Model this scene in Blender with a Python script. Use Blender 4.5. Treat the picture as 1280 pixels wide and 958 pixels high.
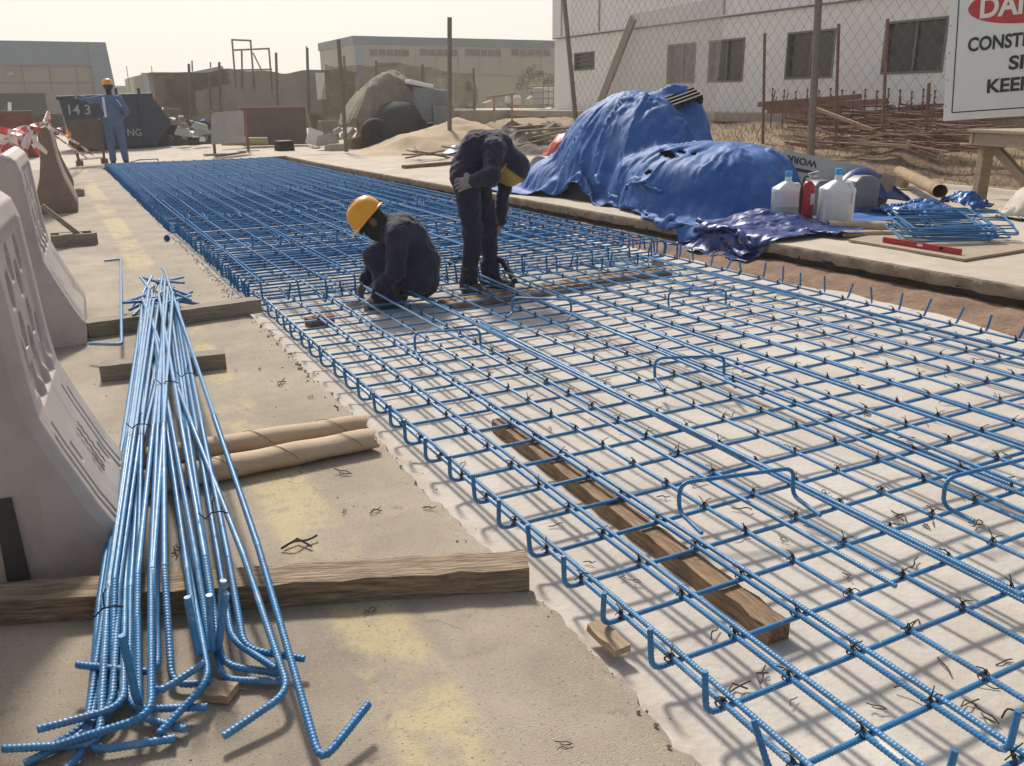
import bpy, bmesh, math, random
import numpy as np
from mathutils import Vector, Matrix, Quaternion
random.seed(7); np.random.seed(7)
R_ = math.radians
for o in list(bpy.data.objects): bpy.data.objects.remove(o)
S = bpy.context.scene; COL = S.collection
# ---------------------------------------------------------------- camera
def cam_axes():
    f, cx, cy = 1080.0, 640.0, 479.0
    d1 = np.array([50-cx, -(132-cy), -f]); d1 /= np.linalg.norm(d1)
    h = np.array([math.cos(R_(.6)), math.sin(R_(.6)), 0])
    up = np.cross(h, d1); up /= np.linalg.norm(up)
    return np.array([np.cross(d1, up), d1, up])
RM = cam_axes(); CP = np.array([0, 0, 1.25])
cam = bpy.data.cameras.new('camera'); co = bpy.data.objects.new('camera', cam); COL.objects.link(co)
M4 = Matrix(RM.tolist()).to_4x4(); M4.translation = Vector(CP); co.matrix_world = M4
cam.sensor_width = 36; cam.lens = 36*1080/1280; cam.clip_start = .05; cam.clip_end = 3000
S.camera = co
def ray(px, py): return RM @ np.array([px-640, -(py-479), -1080.])
def G(px, py, z=0.0):            # ground point seen at a pixel of the photograph
    d = ray(px, py); return Vector(CP+(z-CP[2])/d[2]*d)
def D(px, py, Y=None, X=None):   # point on the plane y = Y (or x = X)
    d = ray(px, py); t = Y/d[1] if Y is not None else X/d[0]; return Vector(CP+t*d)
# ---------------------------------------------------------------- light
SUN_EL, SUN_AZ = R_(44), R_(9)     # azimuth from +Y towards +X
w = bpy.data.worlds.new('World'); S.world = w; w.use_nodes = True
nt = w.node_tree; bg = nt.nodes['Background']
sky = nt.nodes.new('ShaderNodeTexSky'); sky.sky_type = 'NISHITA'; sky.sun_disc = False
sky.sun_elevation = SUN_EL; sky.sun_rotation = SUN_AZ
sky.air_density = 1.0; sky.dust_density = 3.0; sky.ozone_density = 1.0; sky.altitude = 0
geo = nt.nodes.new('ShaderNodeTexCoord'); sx = nt.nodes.new('ShaderNodeSeparateXYZ'); nt.links.new(geo.outputs['Generated'], sx.inputs[0])
mr = nt.nodes.new('ShaderNodeMapRange'); mr.interpolation_type = 'SMOOTHSTEP'
for i, v in ((1, .02), (2, .42), (3, .92), (4, .22)): mr.inputs[i].default_value = v
nt.links.new(sx.outputs[2], mr.inputs[0])
hs = nt.nodes.new('ShaderNodeMix'); hs.data_type = 'RGBA'          # dust haze: a cream veil that thins towards the zenith
hs.inputs[7].default_value = (7.7, 7.12, 6.35, 1)
dt = nt.nodes.new('ShaderNodeVectorMath'); dt.operation = 'DOT_PRODUCT'; dt.inputs[1].default_value = (math.sin(SUN_AZ), math.cos(SUN_AZ), 0)
nt.links.new(geo.outputs['Generated'], dt.inputs[0])
m2 = nt.nodes.new('ShaderNodeMapRange'); m2.interpolation_type = 'SMOOTHSTEP'      # the veil glows on the sun's side
for i, v in ((1, -.5), (2, .6), (3, .78), (4, 1.0)): m2.inputs[i].default_value = v
nt.links.new(dt.outputs['Value'], m2.inputs[0])
vs_ = nt.nodes.new('ShaderNodeVectorMath'); vs_.operation = 'SCALE'; vs_.inputs[0].default_value = (7.4, 6.98, 6.38)
nt.links.new(m2.outputs[0], vs_.inputs[3]); nt.links.new(vs_.outputs[0], hs.inputs[7])
nt.links.new(mr.outputs[0], hs.inputs[0]); nt.links.new(sky.outputs[0], hs.inputs[6]); nt.links.new(hs.outputs[2], bg.inputs[0])
bg.inputs[1].default_value = .10
sl = bpy.data.lights.new('sun', 'SUN'); sl.energy = 3.3; sl.angle = R_(8); sl.color = (1, .94, .845)
so = bpy.data.objects.new('sun', sl); COL.objects.link(so)
sd = Vector((math.sin(SUN_AZ)*math.cos(SUN_EL), math.cos(SUN_AZ)*math.cos(SUN_EL), math.sin(SUN_EL)))
so.rotation_euler = sd.to_track_quat('Z', 'Y').to_euler(); so.location = (0, 0, 30)
S.view_settings.view_transform = 'Standard'; S.view_settings.look = 'None'
S.view_settings.gamma = 1; S.view_settings.use_curve_mapping = False
S.view_settings.exposure = 0.42
# ---------------------------------------------------------------- materials
def mat(name, c, rough=.7, var=.15, scale=6, bump=.0, bscale=60, metal=0, stretch=(1, 1, 1), c2=None, spec=.5, trans=0, alpha=1, lo=.35, hi=.65, detail=6, sheen=0):
    m = bpy.data.materials.new(name); m.use_nodes = True; n = m.node_tree; p = n.nodes['Principled BSDF']
    p.inputs['Roughness'].default_value = rough; p.inputs['Metallic'].default_value = metal
    p.inputs['Specular IOR Level'].default_value = spec
    if sheen: p.inputs['Sheen Weight'].default_value = sheen
    if trans: p.inputs['Transmission Weight'].default_value = trans
    tc = n.nodes.new('ShaderNodeTexCoord'); mp = n.nodes.new('ShaderNodeMapping'); mp.inputs['Scale'].default_value = stretch
    n.links.new(tc.outputs['Object'], mp.inputs[0])
    ns = n.nodes.new('ShaderNodeTexNoise'); ns.inputs['Scale'].default_value = scale; ns.inputs['Detail'].default_value = detail; ns.inputs['Roughness'].default_value = .65
    n.links.new(mp.outputs[0], ns.inputs['Vector'])
    cr = n.nodes.new('ShaderNodeValToRGB')
    a = c2 if c2 else tuple(max(0, x*(1-var)) for x in c); b = c if c2 else tuple(min(1, x*(1+var)) for x in c)
    cr.color_ramp.elements[0].position = lo; cr.color_ramp.elements[0].color = (*a, 1)
    cr.color_ramp.elements[1].position = hi; cr.color_ramp.elements[1].color = (*b, 1)
    n.links.new(ns.outputs['Fac'], cr.inputs[0]); n.links.new(cr.outputs[0], p.inputs['Base Color'])
    if bump:
        n2 = n.nodes.new('ShaderNodeTexNoise'); n2.inputs['Scale'].default_value = bscale; n2.inputs['Detail'].default_value = 5
        n.links.new(mp.outputs[0], n2.inputs['Vector'])
        bp = n.nodes.new('ShaderNodeBump'); bp.inputs['Strength'].default_value = bump; bp.inputs['Distance'].default_value = .01
        n.links.new(n2.outputs['Fac'], bp.inputs['Height']); n.links.new(bp.outputs[0], p.inputs['Normal'])
    if alpha < 1: p.inputs['Alpha'].default_value = alpha
    return m
def nodes_of(m): return m.node_tree.nodes, m.node_tree.links, m.node_tree.nodes['Principled BSDF']
def add_layer(m, color, scale, lo, hi, amount=1.0, stretch=(1, 1, 1), detail=8, seed=0.0, mask=None):
    """mix another colour over the base colour where a noise field exceeds a threshold (stains, dust, wear)"""
    N, L, p = nodes_of(m); cur = p.inputs['Base Color'].links[0].from_socket
    tc = N.new('ShaderNodeTexCoord'); mp = N.new('ShaderNodeMapping'); mp.inputs['Scale'].default_value = stretch; mp.inputs['Location'].default_value = (seed, seed*.7, seed*.3)
    L.new(tc.outputs['Object'], mp.inputs[0])
    ns = N.new('ShaderNodeTexNoise'); ns.inputs['Scale'].default_value = scale; ns.inputs['Detail'].default_value = detail; ns.inputs['Roughness'].default_value = .65
    L.new(mp.outputs[0], ns.inputs['Vector'])
    mr = N.new('ShaderNodeMapRange'); mr.inputs[1].default_value = lo; mr.inputs[2].default_value = hi; mr.inputs[4].default_value = amount
    L.new(ns.outputs['Fac'], mr.inputs[0]); fac = mr.outputs[0]
    if mask is not None:
        mu = N.new('ShaderNodeMath'); mu.operation = 'MULTIPLY'; L.new(fac, mu.inputs[0]); L.new(mask(N, L, tc), mu.inputs[1]); fac = mu.outputs[0]
    mx = N.new('ShaderNodeMix'); mx.data_type = 'RGBA'; L.new(fac, mx.inputs[0]); L.new(cur, mx.inputs[6]); mx.inputs[7].default_value = (*color, 1)
    L.new(mx.outputs[2], p.inputs['Base Color'])
    return m
def crack(scale, w_, seed):
    def f(N, L, tc):
        mp = N.new('ShaderNodeMapping'); mp.inputs['Location'].default_value = (seed, seed*.6, 0); L.new(tc.outputs['Object'], mp.inputs[0])
        ns = N.new('ShaderNodeTexNoise'); ns.inputs['Scale'].default_value = scale; ns.inputs['Detail'].default_value = 7; ns.inputs['Roughness'].default_value = .55; L.new(mp.outputs[0], ns.inputs['Vector'])
        a = N.new('ShaderNodeMath'); a.operation = 'SUBTRACT'; a.inputs[1].default_value = .5; L.new(ns.outputs['Fac'], a.inputs[0])
        b = N.new('ShaderNodeMath'); b.operation = 'ABSOLUTE'; L.new(a.outputs[0], b.inputs[0])
        r = N.new('ShaderNodeMapRange'); r.inputs[1].default_value = w_; r.inputs[2].default_value = w_*.3; L.new(b.outputs[0], r.inputs[0]); return r.outputs[0]
    return f
def band(axis, a, b, soft):
    def f(N, L, tc):
        sp = N.new('ShaderNodeSeparateXYZ'); L.new(tc.outputs['Object'], sp.inputs[0])
        r1 = N.new('ShaderNodeMapRange'); r1.inputs[1].default_value = a-soft; r1.inputs[2].default_value = a+soft; L.new(sp.outputs[axis], r1.inputs[0])
        r2 = N.new('ShaderNodeMapRange'); r2.inputs[1].default_value = b+soft; r2.inputs[2].default_value = b-soft; L.new(sp.outputs[axis], r2.inputs[0])
        mu = N.new('ShaderNodeMath'); mu.operation = 'MULTIPLY'; L.new(r1.outputs[0], mu.inputs[0]); L.new(r2.outputs[0], mu.inputs[1]); return mu.outputs[0]
    return f
MT = {}
MT['road'] = mat('road_concrete', (.38, .32, .245), .9, scale=2.2, c2=(.28, .232, .175), bump=.5, bscale=260)
add_layer(MT['road'], (.17, .145, .115), .9, .52, .7, .8, seed=3)
add_layer(MT['road'], (.42, .36, .28), 1.6, .55, .68, .7, seed=9, stretch=(1, .5, 1))
add_layer(MT['road'], (.54, .44, .225), 1.9, .44, .53, .58, seed=8.1, mask=band(0, .44, .635, .02), stretch=(1.2, .8, 1))
add_layer(MT['road'], (.33, .28, .21), 26, .52, .62, .75, seed=18, mask=band(0, .43, .645, .02))
add_layer(MT['road'], (.12, .105, .09), 110, .60, .66, .75, seed=2, detail=3)
add_layer(MT['road'], (.47, .43, .37), 130, .60, .67, .6, seed=12, detail=3)
add_layer(MT['road'], (.15, .125, .10), 14, .63, .72, .6, seed=31)
add_layer(MT['road'], (.10, .085, .07), 1.3, .54, .62, .5, seed=40, mask=crack(.8, .004, 3.3))
MT['blind'] = mat('white_blinding_concrete', (.53, .485, .43), .9, scale=1.6, c2=(.445, .40, .35), bump=.35, bscale=45)
add_layer(MT['blind'], (.36, .31, .25), 1.1, .58, .75, .6, seed=4)
add_layer(MT['blind'], (.30, .25, .2), 30, .66, .74, .6, seed=1)
add_layer(MT['blind'], (.58, .54, .485), 4, .55, .7, .6, seed=8)
add_layer(MT['blind'], (.24, .2, .165), 90, .63, .70, .6, seed=15, detail=3)
add_layer(MT['blind'], (.26, .22, .18), 1.1, .54, .62, .5, seed=21, mask=crack(.7, .003, 8.3))
add_layer(MT['blind'], (.42, .36, .295), 2.3, .52, .64, .45, seed=33)
add_layer(MT['blind'], (.40, .335, .265), 5, .40, .56, .75, seed=3, mask=band(0, .85, 1.07, .05))
MT['pave'] = mat('pavement_concrete', (.48, .415, .335), .9, scale=2.0, c2=(.37, .318, .25), bump=.4, bscale=70)
add_layer(MT['pave'], (.5, .42, .31), 1.2, .5, .66, .7, seed=6)
add_layer(MT['pave'], (.2, .165, .13), 40, .64, .72, .6, seed=6)
add_layer(MT['pave'], (.2, .165, .125), 1.3, .52, .6, .6, seed=11, mask=crack(.6, .003, 1.3))
MT['kerbside'] = mat('kerb_broken_face', (.33, .27, .205), .95, scale=8, c2=(.19, .15, .11), bump=.9, bscale=28)
MT['void'] = mat('void_shade', (.03, .026, .021), .9, scale=12, bump=.8, bscale=30)  # shade of the void under the slab, put into a near-black colour
MT['soil'] = mat('brown_soil', (.25, .155, .10), .95, scale=9, c2=(.15, .092, .06), bump=1.0, bscale=40)
MT['desert'] = mat('desert_sand', (.44, .36, .26), .95, scale=.6, c2=(.34, .27, .19), bump=.5, bscale=12)
MT['sand'] = mat('sand', (.48, .37, .24), .95, scale=3, c2=(.38, .29, .185), bump=.7, bscale=25)
MT['drygrass'] = mat('dry_earth', (.33, .245, .15), .95, scale=5, c2=(.2, .145, .09), bump=1, bscale=20)
MT['blue'] = mat('epoxy_blue_rebar', (.024, .185, .40), .42, scale=14, c2=(.018, .14, .32), bump=.12, bscale=160)
add_layer(MT['blue'], (.26, .33, .40), 22, .60, .74, .55, seed=2)
MT['blue2'] = mat('epoxy_blue_rebar_dusty', (.065, .235, .44), .38, scale=14, c2=(.045, .18, .37), bump=.12, bscale=160)
add_layer(MT['blue2'], (.30, .40, .50), 16, .52, .70, .55, seed=2, stretch=(1, 1, 1))
for k_ in ('blue', 'blue2'):
    add_layer(MT[k_], (.40, .37, .33), 34, .645, .69, .65, seed=17); add_layer(MT[k_], (.05, .11, .2), 5, .52, .68, .5, seed=23)
MT['bluefar'] = mat('epoxy_blue_rebar_matt', (.026, .17, .38), .7, scale=3, c2=(.018, .125, .30), spec=.15)
MT['tie'] = mat('black_tie_wire', (.02, .021, .024), .5, metal=.3)
MT['scrap'] = mat('rusty_wire', (.07, .05, .035), .7)
MT['plastic'] = mat('barrier_plastic', (.47, .41, .37), .55, scale=2.5, c2=(.39, .335, .30), bump=.1, bscale=120)
add_layer(MT['plastic'], (.28, .235, .2), 3.5, .54, .72, .5, seed=3)
add_layer(MT['plastic'], (.25, .21, .18), 6, .55, .7, .5, seed=7, stretch=(1, 3, .25))
add_layer(MT['plastic'], (.2, .17, .15), 60, .66, .72, .5, seed=5)
MT['emboss'] = mat('barrier_emboss', (.33, .285, .255), .6)
MT['plastic_dark'] = mat('barrier_socket', (.05, .045, .04), .7)
MT['jersey'] = mat('brown_barrier', (.24, .185, .15), .8, scale=4, c2=(.185, .14, .11), bump=.3, bscale=50)
MT['timber'] = mat('weathered_timber', (.33, .24, .155), .85, scale=9, c2=(.12, .085, .052), bump=.9, bscale=16, stretch=(1, 9, 9))
MT['timber_dk'] = mat('dark_timber', (.33, .21, .115), .85, scale=9, c2=(.13, .08, .045), bump=.9, bscale=16, stretch=(1, 9, 9))
MT['timber_gr'] = mat('grey_timber', (.30, .255, .2), .85, scale=9, c2=(.19, .155, .115), bump=.7, bscale=16, stretch=(1, 9, 9))
MT['wood_lt'] = mat('light_timber', (.42, .31, .2), .8, scale=8, c2=(.28, .2, .125), bump=.4, bscale=16, stretch=(1, 8, 8))
MT['card'] = mat('cardboard', (.50, .38, .255), .85, scale=5, c2=(.42, .31, .2), bump=.15, bscale=50)
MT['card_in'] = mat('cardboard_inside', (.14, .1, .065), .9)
MT['navy'] = mat('navy_coverall', (.010, .012, .036), .9, scale=9, c2=(.006, .008, .022), bump=.35, bscale=45, sheen=.15)
add_layer(MT['navy'], (.03, .034, .062), 4, .48, .72, .6, seed=2)
add_layer(MT['navy'], (.10, .09, .08), 13, .60, .75, .4, seed=6)
MT['bluecov'] = mat('blue_coverall', (.10, .165, .29), .9, scale=9, c2=(.07, .12, .22), bump=.3, bscale=30)
MT['skin'] = mat('skin', (.16, .075, .045), .6)
MT['glove'] = mat('grey_glove', (.33, .30, .27), .9, scale=20, c2=(.2, .18, .16))
MT['boot'] = mat('dusty_boot', (.075, .06, .048), .8, scale=14, c2=(.035, .03, .026))
MT['scarf'] = mat('dark_scarf', (.016, .017, .018), .95, bump=.5, bscale=40)
MT['helmet'] = mat('yellow_helmet', (.80, .36, .012), .35, scale=6, c2=(.7, .3, .01))
MT['refl'] = mat('reflective_strip', (.6, .68, .75), .4)
MT['tarp'] = mat('blue_tarpaulin', (.022, .12, .37), .58, scale=7, spec=.3, c2=(.016, .085, .29), bump=.25, bscale=150)
add_layer(MT['tarp'], (.19, .28, .46), 3.0, .50, .72, .6, seed=3)
add_layer(MT['tarp'], (.26, .25, .25), 11, .58, .74, .4, seed=9)
MT['tarpdk'] = mat('dark_blue_tarpaulin', (.018, .05, .20), .32, scale=7, c2=(.012, .035, .15), bump=.25, bscale=150)
MT['redtarp'] = mat('red_plastic_sheet', (.50, .06, .04), .4, scale=9, c2=(.38, .04, .03))
MT['black'] = mat('black_plastic', (.010, .010, .011), .6, spec=.2)
MT['jerry'] = mat('translucent_white_plastic', (.74, .74, .72), .4, scale=4, c2=(.66, .66, .63))
MT['liquid'] = mat('liquid_in_jug', (.42, .45, .44), .4, scale=3, c2=(.36, .39, .38))
MT['capblue'] = mat('light_blue_cap', (.05, .32, .62), .4)
MT['greyjug'] = mat('grey_container', (.17, .17, .175), .5, scale=4)
MT['red'] = mat('red_paint', (.40, .018, .022), .3, scale=9, c2=(.32, .014, .018))
MT['steel'] = mat('bright_steel', (.5, .48, .44), .35, metal=.8)
MT['label'] = mat('paper_label', (.62, .6, .56), .7)
MT['white'] = mat('white_sign_paint', (.76, .76, .70), .5, scale=3, c2=(.71, .71, .65))
MT['ink'] = mat('sign_black', (.02, .02, .02), .6)
MT['signred'] = mat('sign_red', (.48, .028, .035), .5)
MT['fence'] = mat('fence_steel', (.22, .195, .165), .6, scale=20, c2=(.15, .115, .085), metal=.3)
MT['wire'] = mat('galvanised_wire', (.17, .155, .135), .75)
MT['rust'] = mat('rusted_steel', (.24, .13, .09), .9, scale=15, c2=(.14, .07, .05))
MT['bldwhite'] = mat('white_render', (.82, .79, .73), .85, scale=.8, c2=(.77, .735, .67), bump=.1, bscale=8)
MT['bldwhite2'] = mat('white_cladding', (.80, .78, .74), .6, scale=.6, c2=(.75, .73, .69))
MT['glass'] = mat('dark_window', (.05, .046, .04), .25, scale=1.2, c2=(.035, .033, .03))
MT['frame'] = mat('window_frame', (.17, .15, .125), .6)
MT['conc'] = mat('grey_concrete', (.40, .35, .29), .9, scale=3, c2=(.32, .28, .225), bump=.3, bscale=20)
MT['roofblue'] = mat('bluegrey_metal_roof', (.19, .235, .265), .6, scale=.3, c2=(.165, .205, .235))
MT['roofdark'] = mat('dark_metal_roof', (.12, .145, .165), .6, scale=.3, c2=(.10, .125, .145))
MT['beige'] = mat('beige_cladding', (.34, .295, .225), .8, scale=.4, c2=(.30, .255, .195))
MT['beige2'] = mat('beige_wall', (.42, .37, .29), .85, scale=.4, c2=(.37, .325, .25))
MT['darkopen'] = mat('dark_opening', (.045, .042, .038), .8)
MT['skip'] = mat('skip_paint', (.014, .026, .062), .55, scale=2.5, c2=(.014, .025, .06))
add_layer(MT['skip'], (.05, .035, .025), 3, .58, .72, .5)
MT['boardbrown'] = mat('brown_board', (.17, .115, .085), .8, scale=4, c2=(.13, .088, .066))
MT['boardgrey'] = mat('grey_board', (.42, .41, .38), .6, scale=3, c2=(.36, .35, .325))
MT['net'] = mat('brown_shade_net', (.19, .148, .10), .95, scale=2, c2=(.135, .105, .07), alpha=.94)
MT['camo'] = mat('olive_cover', (.27, .23, .165), .95, scale=3, c2=(.19, .16, .115), bump=.6, bscale=9)
MT['greymetal'] = mat('grey_painted_metal', (.20, .215, .23), .6, scale=3)
MT['rubber'] = mat('black_rubber', (.025, .024, .023), .85)
MT['yellow'] = mat('yellow_paint', (.55, .36, .04), .6)
MT['tape_r'] = mat('red_tape', (.66, .10, .09), .4)
MT['tape_w'] = mat('white_tape', (.8, .74, .7), .4)
MT['orange'] = mat('orange_flag', (.75, .25, .03), .7)
MT['brick'] = mat('red_brick', (.24, .10, .06), .9, scale=20, c2=(.17, .075, .05), bump=.5)
MT['sack'] = mat('white_sack', (.55, .50, .43), .7, scale=5, c2=(.42, .37, .31), bump=.5, bscale=40)
MT['leaf'] = mat('dusty_leaf', (.12, .13, .05), .8, scale=3, c2=(.07, .085, .03))
MT['bluebag'] = mat('bright_blue_plastic', (.02, .13, .40), .4, scale=6, c2=(.015, .10, .32))
MT['ply'] = mat('plywood', (.36, .29, .2), .85, scale=5, c2=(.27, .215, .15), stretch=(1, 4, 1))
MT['shade'] = mat('thin_grey_net', (.46, .43, .385), .95, alpha=.40)
MT['rubble'] = mat('rubble', (.3, .26, .21), .95, scale=6, c2=(.16, .135, .11), bump=.8)
# ---------------------------------------------------------------- mesh tools
def basis(d):
    d = Vector(d).normalized(); a = Vector((0, 0, 1)) if abs(d.z) < .9 else Vector((1, 0, 0))
    u = d.cross(a).normalized(); return u, d.cross(u)
class MB:
    def __init__(s): s.v = []; s.f = []; s.mi = []; s.cur = 0
    def add(s, vs, fs):
        b = len(s.v); s.v += [tuple(x) for x in vs]; s.f += [tuple(b+i for i in f) for f in fs]; s.mi += [s.cur]*len(fs); return s
    def box(s, c, size, rot=None, taper=1):
        hx, hy, hz = [x/2 for x in size]; vs = []
        for z in (-1, 1):
            t = taper if z > 0 else 1
            for x, y in ((-1, -1), (1, -1), (1, 1), (-1, 1)): vs.append(Vector((x*hx*t, y*hy*t, z*hz)))
        if rot is not None: vs = [rot @ v for v in vs]
        c = Vector(c)
        return s.add([v+c for v in vs], [(0, 3, 2, 1), (4, 5, 6, 7), (0, 1, 5, 4), (1, 2, 6, 5), (2, 3, 7, 6), (3, 0, 4, 7)])
    def beam(s, p0, p1, w, h, up=(0, 0, 1)):
        p0 = Vector(p0); p1 = Vector(p1); d = p1-p0; x = d.normalized(); y = Vector(up).cross(x)
        if y.length < 1e-3: y = Vector((0, 1, 0)).cross(x)
        y.normalize(); z = x.cross(y); m = Matrix((x, y, z)).transposed()
        return s.box((p0+p1)/2, (d.length, w, h), m)
    def tube(s, path, r, seg=8, cap=True, rib=0, ribstep=.0031):
        P = [Vector(p) for p in path]
        if rib:
            Q = [P[0]]
            for a, b in zip(P, P[1:]):
                n = max(1, int((b-a).length/ribstep))
                Q += [a.lerp(b, (i+1)/n) for i in range(n)]
            P = Q
        n = len(P); vs = []; fs = []; pu = None
        rr = r if hasattr(r, '__len__') else [r]*n
        for i, p in enumerate(P):
            d = (P[min(i+1, n-1)]-P[max(i-1, 0)]).normalized()
            if pu is None: u, v = basis(d)
            else:
                u = pu-d*pu.dot(d); u = u.normalized() if u.length > 1e-6 else basis(d)[0]; v = d.cross(u)
            pu = u; q = rr[i]+(rib if (rib and i % 3 == 2) else 0)
            for k in range(seg):
                a = 2*math.pi*k/seg
                off = d*(math.sin(a)*r*.6) if rib and 0 < i < n-1 else Vector((0, 0, 0))
                vs.append(p+(u*math.cos(a)+v*math.sin(a))*q+off)
        for i in range(n-1):
            for k in range(seg):
                k2 = (k+1) % seg; fs.append((i*seg+k, i*seg+k2, (i+1)*seg+k2, (i+1)*seg+k))
        if cap: fs.append(tuple(range(seg-1, -1, -1))); fs.append(tuple((n-1)*seg+k for k in range(seg)))
        return s.add(vs, fs)
    def lathe(s, prof, c=(0, 0, 0), seg=24, rot=None, sx=1, sy=1, a0=0, a1=2*math.pi):
        vs = []; fs = []; n = len(prof); full = abs(a1-a0-2*math.pi) < 1e-6; m = seg if full else seg+1; c = Vector(c)
        for k in range(m):
            a = a0+(a1-a0)*k/seg
            for r, z in prof:
                v = Vector((r*math.cos(a)*sx, r*math.sin(a)*sy, z)); v = rot @ v if rot is not None else v; vs.append(v+c)
        for k in range(seg):
            k2 = (k+1) % m
            for i in range(n-1):
                fs.append((k*n+i, k2*n+i, k2*n+i+1, k*n+i+1))
        return s.add(vs, fs)
    def prism(s, outline, d, f=lambda a, b, t: (a, b, t)):
        """outline (a,b) swept from t=0 to t=d; f maps to xyz"""
        n = len(outline)
        vs = [f(a, b, 0) for a, b in outline]+[f(a, b, d) for a, b in outline]
        fs = [tuple(range(n-1, -1, -1)), tuple(range(n, 2*n))]+[(i, (i+1) % n, n+(i+1) % n, n+i) for i in range(n)]
        return s.add(vs, fs)
    def grid(s, P):
        n, m = len(P), len(P[0])
        return s.add([p for row in P for p in row], [(i*m+j, i*m+j+1, (i+1)*m+j+1, (i+1)*m+j) for i in range(n-1) for j in range(m-1)])
    def mesh(s, name, mats, smooth=None, bevel=0, bseg=2, fixn=True):
        me = bpy.data.meshes.new(name); me.from_pydata(s.v, [], s.f)
        for m in (mats if isinstance(mats, (list, tuple)) else [mats]): me.materials.append(m)
        if any(s.mi): me.polygons.foreach_set('material_index', s.mi)
        if bevel or fixn:
            bm = bmesh.new(); bm.from_mesh(me)
            if bevel:
                bmesh.ops.remove_doubles(bm, verts=bm.verts, dist=1e-5)
                es = [e for e in bm.edges if len(e.link_faces) == 2 and e.calc_face_angle(0) > .5]
                bmesh.ops.bevel(bm, geom=es, offset=bevel, segments=bseg, profile=.6, affect='EDGES', clamp_overlap=True)
            bmesh.ops.recalc_face_normals(bm, faces=bm.faces); bm.to_mesh(me); bm.free()
        if smooth is not None:
            me.polygons.foreach_set('use_smooth', [True]*len(me.polygons)); me.set_sharp_from_angle(angle=R_(smooth))
        me.update(); return me
def link(name, me, parent=None, loc=None, rot=None):
    o = bpy.data.objects.new(name, me); COL.objects.link(o)
    if parent is not None: o.parent = parent
    if loc is not None: o.location = loc
    if rot is not None: o.rotation_euler = rot if hasattr(rot, '__len__') else (0, 0, rot)
    return o
def tag(o, label=None, cat=None, group=None, kind=None):
    if label: o['label'] = label
    if cat: o['category'] = cat
    if group: o['group'] = group
    if kind: o['kind'] = kind
    return o
def thing(name, label, cat, loc=(0, 0, 0), rot=0, group=None):
    return tag(link(name, None, None, loc, rot), label, cat, group)
def part(name, mb, m, parent, smooth=None, bevel=0, loc=None, rot=None, kind=None, **k):
    o = link(name, mb.mesh(name, m, smooth, bevel, **k), parent, loc, rot)
    if kind: o['kind'] = kind
    return o
def solo(name, mb, m, label, cat, loc=(0, 0, 0), rot=0, group=None, smooth=None, bevel=0, **k):
    return tag(link(name, mb.mesh(name, m, smooth, bevel, **k), None, loc, rot), label, cat, group)
def struct(name, mb, m, smooth=None, **k):
    return tag(link(name, mb.mesh(name, m, smooth, **k)), kind='structure')
def text_mesh(txt, size, m, name='lettering', bold=.0, align='CENTER', depth=.003):
    cu = bpy.data.curves.new(name, 'FONT'); cu.body = txt; cu.size = size; cu.align_x = align; cu.offset = bold*size; cu.extrude = depth
    o = bpy.data.objects.new(name, cu); COL.objects.link(o)
    dg = bpy.context.evaluated_depsgraph_get(); me = bpy.data.meshes.new_from_object(o.evaluated_get(dg))
    bpy.data.objects.remove(o); me.materials.clear(); me.materials.append(m); me.name = name
    return me
def arc(p0, pc, p1, r, n=4):
    """points of a rounded corner at pc between p0 and p1"""
    p0, pc, p1 = Vector(p0), Vector(pc), Vector(p1)
    a = (p0-pc).normalized(); b = (p1-pc).normalized(); r = min(r, (p0-pc).length*.6, (p1-pc).length*.6)
    A = pc+a*r; B = pc+b*r
    return [A*(1-t)**2+pc*2*t*(1-t)+B*t*t for t in [i/n for i in range(n+1)]]
def bent(pts, r=.035, n=4):
    out = [Vector(pts[0])]
    for i in range(1, len(pts)-1): out += arc(pts[i-1], pts[i], pts[i+1], r, n)
    return out+[Vector(pts[-1])]
def wob(p, s, amp): # smooth pseudo noise
    return amp*(math.sin(p*s*1.7+1.3)+.6*math.sin(p*s*3.9+.4)+.35*math.sin(p*s*8.3+2.2))
def fnoise(x, y, seed=0):
    x = np.asarray(x, float); y = np.asarray(y, float); t = 0
    rs = np.random.RandomState(seed)
    for k in range(8):
        a = rs.uniform(0, 6.28); fr = 1.0*1.55**k; ph = rs.uniform(0, 6.28)
        t = t+np.sin((x*math.cos(a)+y*math.sin(a))*fr*2+ph+1.3*np.sin(y*fr+ph*2))/(1.4**k)
    return t/2.5
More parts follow.
